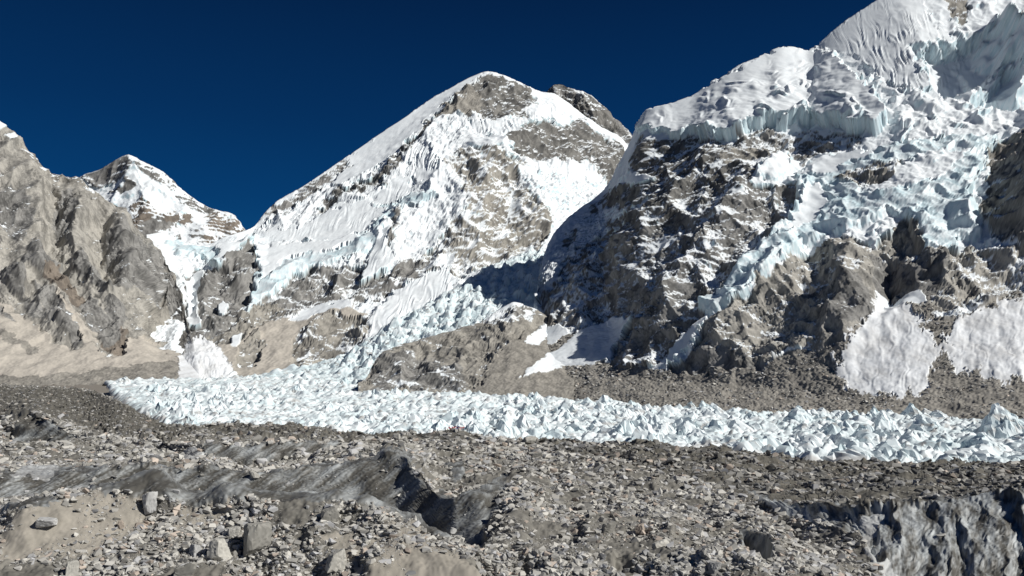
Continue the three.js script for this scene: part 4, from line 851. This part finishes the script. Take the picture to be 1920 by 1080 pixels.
{
  const { P, F, sx, sy, nu, nv, kind } = moraineLand, r = rng(77), lists = shapes.map(() => []);
  const visible = (o) => sx[o] > -40 && sx[o] < 1960 && sy[o] < 1130;
  let made = 0;
  for (let tries = 0; tries < 3000000 && made < 330000; tries++) {
    const i = Math.floor(r() * (nu - 1)), j = Math.floor(r() * (nv - 1)), o = j * nu + i; if (!visible(o)) continue;
    const K = KINDS[kind[o]], d = -P[o * 3 + 2];
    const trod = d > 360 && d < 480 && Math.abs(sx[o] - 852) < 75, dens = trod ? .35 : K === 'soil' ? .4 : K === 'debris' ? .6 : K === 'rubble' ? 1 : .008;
    if (r() > dens) continue;
    const clump = .5 + .7 * N3(P[o * 3] / 22, 3, P[o * 3 + 2] / 22) + .5 * N3(P[o * 3] / 7, 3, P[o * 3 + 2] / 7); if (r() > clump) continue;
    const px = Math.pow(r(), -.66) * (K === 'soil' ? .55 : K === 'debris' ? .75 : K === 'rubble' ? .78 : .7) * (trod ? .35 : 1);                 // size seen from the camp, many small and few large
    let s = Math.min(px, 13) * d / FOCAL * .75;
    s = Math.min(s, 1.7 + r());
    const a = r(), b = r();
    const e = o + 1, f = o + nu, q = [0, 1, 2].map(c => P[o * 3 + c] + (P[e * 3 + c] - P[o * 3 + c]) * a + (P[f * 3 + c] - P[o * 3 + c]) * b);
    lists[Math.floor(r() * shapes.length)].push([q, s, K]); made++;
  }
  for (let tries = 0, n = 0; tries < 400000 && n < 11000; tries++) {             // blocks on the screes under the right hand mountain
    const L = footLand, o = Math.floor(r() * L.nu * (L.nv * .4)), K = KINDS[L.kind[o]]; if ((K !== 'gravel' && K !== 'scree') || L.sx[o] > 1960) continue;
    const q = [L.P[o * 3], L.P[o * 3 + 1], L.P[o * 3 + 2]]; if (r() > .5 + .8 * N3(q[0] / 60, q[1] / 60, q[2] / 60)) continue;
    lists[Math.floor(r() * shapes.length)].push([q, Math.min(7, Math.pow(r(), -.6) * .95) * -q[2] / FOCAL * .6, r() < .85 ? 'rubble' : 'debris']); n++;
  }
  const M = new THREE.Matrix4(), Q = new THREE.Quaternion(), E = new THREE.Euler(), V = new THREE.Vector3(), S = new THREE.Vector3(), C = new THREE.Color();
  const g = new THREE.Group(); g.name = 'scattered_stones';
  lists.forEach((L, n) => {
    const im = new THREE.InstancedMesh(shapes[n], stoneMat, L.length); im.name = 'stones'; im.userData.kind = 'stuff';
    L.forEach(([q, s, K], i) => {
      E.set((r() - .5) * .9, r() * 6.3, (r() - .5) * .9); Q.setFromEuler(E);
      S.set(s * (.8 + .5 * r()), s * (.75 + .5 * r()), s * (.8 + .5 * r()));
      V.set(q[0], q[1] + s * .12, q[2]); M.compose(V, Q, S); im.setMatrixAt(i, M);
      const t = stoneTone(r, K); C.setRGB(t[0], t[1], t[2]); im.setColorAt(i, C);
    });
    finish(im); g.add(im);
  });
  scene.add(tag(g, 'countless grey and tan stones littering the moraine', 'stones', null, 'stuff'));
}
// ground height under a bearing: nearest moraine point whose survey place is (px, py)
function groundAt(px, py) {
  const { P, sx, sy, nu, nv } = moraineLand; let best = 1e9, o = 0;
  const i0 = clamp(Math.round((px + 155) / 2240 * (nu - 1)), 3, nu - 4);
  for (let i = i0 - 3; i <= i0 + 3; i++) for (let j = 0; j < nv; j++) {
    const q = j * nu + i, b = bearing(P[q * 3], P[q * 3 + 1], P[q * 3 + 2]), e = (b[0] - px) ** 2 + (b[1] - py) ** 2 + j * 1e-4;
    if (e < best) { best = e; o = q; }
  }
  return [P[o * 3], P[o * 3 + 1], P[o * 3 + 2]];
}
const big = [
  // px, py (base), width, height in survey steps, turn, label
  [282, 960, 30, 44, .4, 'pale leaning slab standing on the tan gravel mound'],
  [88, 988, 40, 20, .2, 'long flat pale boulder lying at the foot of the tan slope'],
  [480, 1035, 54, 62, .5, 'tall striped grey boulder standing up among the rubble', 'dark'],
  [408, 1048, 42, 44, .9, 'brown tinted slab tilted on the rubble slope'],
  [366, 1040, 26, 26, 1.2, 'blocky two-tone boulder beside the brown slab'],
  [342, 1086, 44, 34, .3, 'rounded pale boulder at the bottom edge left of centre'],
  [132, 1082, 24, 34, .7, 'upright pale boulder at the bottom left corner'],
  [438, 1006, 28, 22, .2, 'angular pale boulder left of the striped grey boulder'],
  [228, 990, 14, 18, .2, 'small upright pale boulder low on the tan mound'],
  [632, 1062, 48, 38, .9, 'pale five-sided boulder over a dark hollow near bottom centre'],
  [620, 980, 40, 34, .4, 'broad pale slab near the foot of the ice cliff'],
  [478, 895, 20, 16, .6, 'white boulder perched at the edge of the dark ice cliff'],
  [1140, 1000, 32, 26, .6, 'big blocky pale boulder on the right of the rubble slope'],
  [1006, 862, 20, 16, .2, 'square dark-sided boulder casting a shadow below the glacier edge'],
  [994, 830, 26, 14, .3, 'brown boulder on the skyline of the moraine beside the ice'],
  [770, 840, 24, 10, .1, 'flat pale boulder left of the people on the mound'],
  [1240, 1030, 42, 20, .5, 'long low pale slab on the lower right rubble'],
  [1200, 1000, 22, 20, 1.2, 'wedge shaped boulder right of the big blocky one'],
  [1662, 904, 14, 12, .3, 'lone pale block on the dark slope above the ice cliff'],
  [1340, 1070, 34, 20, .7, 'pale jagged boulder at the bottom edge near the black ice hole'],
  [975, 905, 16, 14, .7, 'pale block on the slope above the ice cliff corner'],
  [1055, 958, 16, 14, .1, 'tilted pale block halfway up the rubble slope'],
  [165, 845, 18, 10, .1, 'flat boulder on the left plateau below the icy cone'],
  [850, 1000, 16, 12, .4, 'boulder resting beside the black cleft in the ice'],
];
function blockGeometry(seed, detail) {                        // a split block: flat faces, chipped edges, pitted skin
  const r = rng(seed), planes = [];
  for (let k = 0; k < 13; k++) {
    const n = k < 6 ? new THREE.Vector3((k >> 1) === 0 ? (k & 1) * 2 - 1 : 0, (k >> 1) === 1 ? (k & 1) * 2 - 1 : 0, (k >> 1) === 2 ? (k & 1) * 2 - 1 : 0).add(new THREE.Vector3(r() - .5, r() - .5, r() - .5).multiplyScalar(.75)) : new THREE.Vector3(r() * 2 - 1, r() * 2 - 1, r() * 2 - 1);
    planes.push([n.normalize(), k < 6 ? .6 + .3 * r() : .78 + .25 * r()]);
  }
  const g = new THREE.IcosahedronGeometry(1, detail), p = g.attributes.position, v = new THREE.Vector3(), col = [];
  for (let i = 0; i < p.count; i++) {
    v.fromBufferAttribute(p, i).normalize(); let q = 2;
    for (const [n, h] of planes) { const t = n.dot(v); if (t > .05) q = Math.min(q, h / t); }
    q *= 1 + .05 * N3(v.x * 3 + seed, v.y * 3, v.z * 3) + .03 * N3(v.x * 8 + seed, v.y * 8, v.z * 8);
    const w = .92 + .22 * N3(v.x * 1.5 + seed, v.y * 4, v.z * 1.5) + .16 * N3(v.x * 7, v.y * 7, v.z * 7 + seed); col.push(w, w, w * .98);
    p.setXYZ(i, v.x * q, v.y * q, v.z * q);
  }
  g.setAttribute('color', new THREE.Float32BufferAttribute(col, 3));
  g.deleteAttribute('uv'); g.computeBoundingBox();
  return g;
}
const blocks = [...Array(16)].map((_, i) => toCreasedNormals(blockGeometry(2000 + i, 3), .35));
for (const m of stoneTints) m.vertexColors = true;
function boulder(q, w, h, turn, mat, seed, shared) {
  const g = shared ?? toCreasedNormals(blockGeometry(seed, 6), .3); g.computeBoundingBox(); const b = g.boundingBox;
  const m = finish(new THREE.Mesh(g, mat)), sy = h / (b.max.y - b.min.y);
  m.scale.set(w / (b.max.x - b.min.x), sy, w * .8 / (b.max.z - b.min.z));
  m.position.set(q[0], q[1] - b.min.y * sy - h * .15, q[2]); m.rotation.y = turn; return m;
}
big.forEach(([px, py, w, h, turn, label, tone], i) => {
  const q = groundAt(px, py), s = -q[2] / FOCAL;
  const m = boulder(q, w * s * .9, h * s, turn, stoneTints[(i * 5) % 24], 900 + i); m.name = numbered('boulder');
  scene.add(tag(m, label, 'boulder'));
});
{ // the other boulders one can count
  const { P, sx, sy, nu, nv, kind } = moraineLand, r = rng(31); let n = 0;
  while (n < 250) {
    const i = Math.floor(r() * nu), j = Math.floor(r() * nv), o = j * nu + i, K = KINDS[kind[o]];
    if (sx[o] < 5 || sx[o] > 1915 || sy[o] > 1078 || -P[o * 3 + 2] > (sx[o] > 780 && sx[o] < 930 ? 340 : 420) || (K !== 'rubble' && K !== 'debris') || (K === 'debris' && r() < .75)) continue;
    const q = [P[o * 3], P[o * 3 + 1], P[o * 3 + 2]], s = -q[2] / FOCAL, w = (8 + 11 * r() * r() * r()) * s;
    const m = boulder(q, w, w * (.5 + .4 * r()), r() * 6.3, stoneTints[Math.floor(r() * 24)], 0, blocks[n % 16]); m.rotation.z = (r() - .5) * .4; m.name = numbered('boulder');
    const x = sx[o], y = sy[o], w2 = y < 880 ? (x < 800 ? 'on the left plateau above the long ice cliff' : x < 1100 ? 'on the slope below the people' : 'on the dark slope below the right glacier edge') : x < 560 ? 'in the rubble at lower left' : x < 960 ? 'in the rubble at lower centre' : x < 1250 ? 'on the rubble slope right of the ice cleft' : 'on the rubble slope left of the right ice wall';
    scene.add(tag(m, 'middling pale grey boulder ' + w2, 'boulder', 'boulders ' + w2)); n++;
  }
}

// ------------------------------------------------------------------ people and prayer flags on the mound
function figure(pose) {
  const res = 44, mc = new MarchingCubes(res, new THREE.MeshStandardMaterial(), false, false, 60000); mc.isolation = 0;
  const s = pose, bones = [
    [[0, .86, 0], [0, 1.16, .01], .15, .16], [[0, 1.16, .01], [0, 1.38, 0], .16, .15], [[0, 1.38, 0], [0, 1.52, .01], .07, .055],
    [[0, 1.58, .02], [0, 1.68, .02], .095, .10],
    [[-.17, 1.38, 0], [-.24, 1.12, s.a], .07, .055], [[-.24, 1.12, s.a], [-.22, .88, s.a * 2.6], .052, .04],
    [[.17, 1.38, 0], [.24, 1.12, s.b], .07, .055], [[.24, 1.12, s.b], [.22, .88, s.b * 2.6], .052, .04],
    [[-.09, .88, 0], [-.11, .48, s.l], .10, .07], [[-.11, .48, s.l], [-.11, .06, s.l * .4], .065, .045], [[-.11, .04, s.l * .4], [-.12, .04, s.l * .4 + .16], .045, .04],
    [[.09, .88, 0], [.11, .48, -s.l * .6], .10, .07], [[.11, .48, -s.l * .6], [.11, .06, -s.l], .065, .045], [[.11, .04, -s.l], [.12, .04, -s.l + .16], .045, .04],
  ];
  const f = (x, y, z) => {
    let d = 9;
    for (const [a, b, r0, r1] of bones) {
      const ex = b[0] - a[0], ey = b[1] - a[1], ez = b[2] - a[2], wx = x - a[0], wy = y - a[1], wz = z - a[2], t = clamp((wx * ex + wy * ey + wz * ez) / (ex * ex + ey * ey + ez * ez));
      const e = Math.hypot(wx - ex * t, wy - ey * t, wz - ez * t) - mix(r0, r1, t), h = clamp(.5 + .5 * (d - e) / .05); d = mix(d, e, h) - .05 * h * (1 - h);
    }
    return d;
  };
  for (let k = 0; k < res; k++) for (let j = 0; j < res; j++) for (let i = 0; i < res; i++) mc.field[i + j * res + k * res * res] = -f((i / (res / 2) - 1) * .95, (j / (res / 2) - 1) * .95 + .9, (k / (res / 2) - 1) * .95);
  mc.update();
  const n = mc.count ?? mc.geometry.drawRange.count, pos = [], nor = [];
  for (let i = 0; i < n; i++) { pos.push(mc.positionArray[i * 3] * .95, mc.positionArray[i * 3 + 1] * .95 + .9, mc.positionArray[i * 3 + 2] * .95); nor.push(mc.normalArray[i * 3], mc.normalArray[i * 3 + 1], mc.normalArray[i * 3 + 2]); }
  return { pos, nor };
}
const poses = [{ a: .02, b: .03, l: .03 }, { a: .1, b: .14, l: .1 }, { a: -.05, b: .16, l: .14 }].map(figure);
const clothMat = new THREE.MeshStandardMaterial({ vertexColors: true, roughness: .9 }); clothMat.name = 'clothing';
const folk = [
  [806, 812, 'black', 'grey', 0, 'standing alone at the far left end of the row'], [811.5, 811.5, 'navy', 'black', 1, 'second from the left end of the row'], [821, 811, 'navy', 'navy', 0, 'apart, left of the flag heap on the slope'],
  [835, 810, 'olive', 'black', 0, 'dark, just left of the mustard jacket'], [839.5, 809.5, 'mustard', 'black', 1, 'in a mustard jacket'], [843, 809, 'ochre', 'black', 2, 'in an ochre jacket next to the flags'],
  [848, 802, 'black', 'black', 0, 'standing highest behind the flags'], [860, 801, 'grey', 'black', 0, 'grey clothed, behind the flags'], [868, 803.5, 'slate', 'black', 1, 'slate clothed behind the right end of the flags'],
  [861, 811, 'navy', 'black', 2, 'in front of the flags at their right end'], [869, 810, 'black', 'navy', 0, 'just right of the flag heap'], [877, 806, 'grey', 'black', 2, 'striding, right of the flags near the ice'],
  [885.5, 812, 'black', 'black', 0, 'standing alone at the right end of the row'], [852.5, 831, 'black', 'black', 0, 'standing lower on the front of the mound'],
];
const CLOTH = { black: [.02, .02, .022], grey: [.2, .21, .22], navy: [.025, .035, .07], olive: [.06, .06, .03], mustard: [.42, .26, .04], ochre: [.4, .2, .06], slate: [.12, .15, .18] };
function onMound(px, py) {                                     // highest standing place on the near side of the mound at or below that bearing
  const { P, nu, nv } = moraineLand, i = clamp(Math.round((px + 155) / 2240 * (nu - 1)), 0, nu - 1); let best = null, top = 1e9;
  for (let j = 0; j < nv; j++) {
    const q = (j * nu + i) * 3, b = bearing(P[q], P[q + 1], P[q + 2]); if (P[q + 2] < -470 || P[q + 2] > -330) continue;
    if (b[1] < top) { top = b[1]; best = [P[q], P[q + 1], P[q + 2]]; if (top <= py) break; }
  }
  return best;
}
folk.forEach(([px, py, jacket, legs, p, where], i) => {
  const q = onMound(px, py), { pos, nor } = poses[p], col = [];
  for (let v = 0; v < pos.length; v += 3) {
    const y = pos[v + 1], hand = Math.abs(pos[v]) > .17 && y < .9 && y > .8;
    col.push(...(y > 1.66 ? [.05, .045, .04] : y > 1.46 || hand ? [.36, .2, .13] : y > .86 ? CLOTH[jacket] : y > .1 ? CLOTH[legs] : [.03, .025, .02]));
  }
  const g = new THREE.BufferGeometry(); g.setAttribute('position', new THREE.Float32BufferAttribute(pos, 3)); g.setAttribute('normal', new THREE.Float32BufferAttribute(nor, 3)); g.setAttribute('color', new THREE.Float32BufferAttribute(col, 3));
  const m = finish(new THREE.Mesh(g, clothMat)); m.name = numbered('person'); m.position.set(q[0], q[1], q[2]); m.rotation.y = i * 1.7;
  scene.add(tag(m, 'person on the mound ' + where, 'person', 'people gathered on the mound'));
});
{
  const q = onMound(855, 806), g = new THREE.Group(); g.name = 'prayer_flag_heap'; g.position.set(q[0], q[1] + .3, q[2]);
  const r = rng(3), cols = [[.55, .06, .09], [.6, .2, .25], [.65, .3, .1], [.6, .55, .5], [.1, .15, .45], [.6, .12, .2]].map(c => { const m = new THREE.MeshStandardMaterial({ roughness: .9, side: THREE.DoubleSide }); m.color.setRGB(...c); m.name = 'flag_cloth'; return m; });
  const cairn = finish(new THREE.Mesh(stoneGeometry(41, 16, .8), stoneTints[3])); cairn.name = 'cairn'; cairn.scale.set(3.6, 1.0, 1.6); g.add(cairn);
  const flag = new THREE.PlaneGeometry(.62, .5, 4, 3); for (let i = 0; i < flag.attributes.position.count; i++) flag.attributes.position.setZ(i, .08 * Math.sin(i * 1.9)); flag.computeVertexNormals();
  for (let i = 0; i < 44; i++) {
    const m = finish(new THREE.Mesh(flag, cols[Math.floor(r() * cols.length)])); m.name = 'flag';
    const x = (r() - .5) * 8; m.position.set(x, .55 + .9 * r() - Math.abs(x) * .08, .9 + .8 * r()); m.rotation.set(-.5 + .6 * r(), (r() - .5) * 1.2, (r() - .5) * .8); g.add(m);
  }
  scene.add(tag(g, 'heap of red, pink and orange prayer flags on top of the mound', 'prayer flags'));
}
{ // valley floor under everything, out to the horizon
  const m = finish(new THREE.Mesh(new THREE.CircleGeometry(20000, 96), new THREE.MeshStandardMaterial({ color: new THREE.Color().setRGB(.24, .215, .18), roughness: 1 })));
  m.rotation.x = -Math.PI / 2; m.position.y = -130; m.name = 'ground'; m.material.name = 'valley_gravel';
  scene.add(tag(m, 'valley floor of gravel under the glacier', 'ground', null, 'structure'));
}
renderer.render(scene, camera);
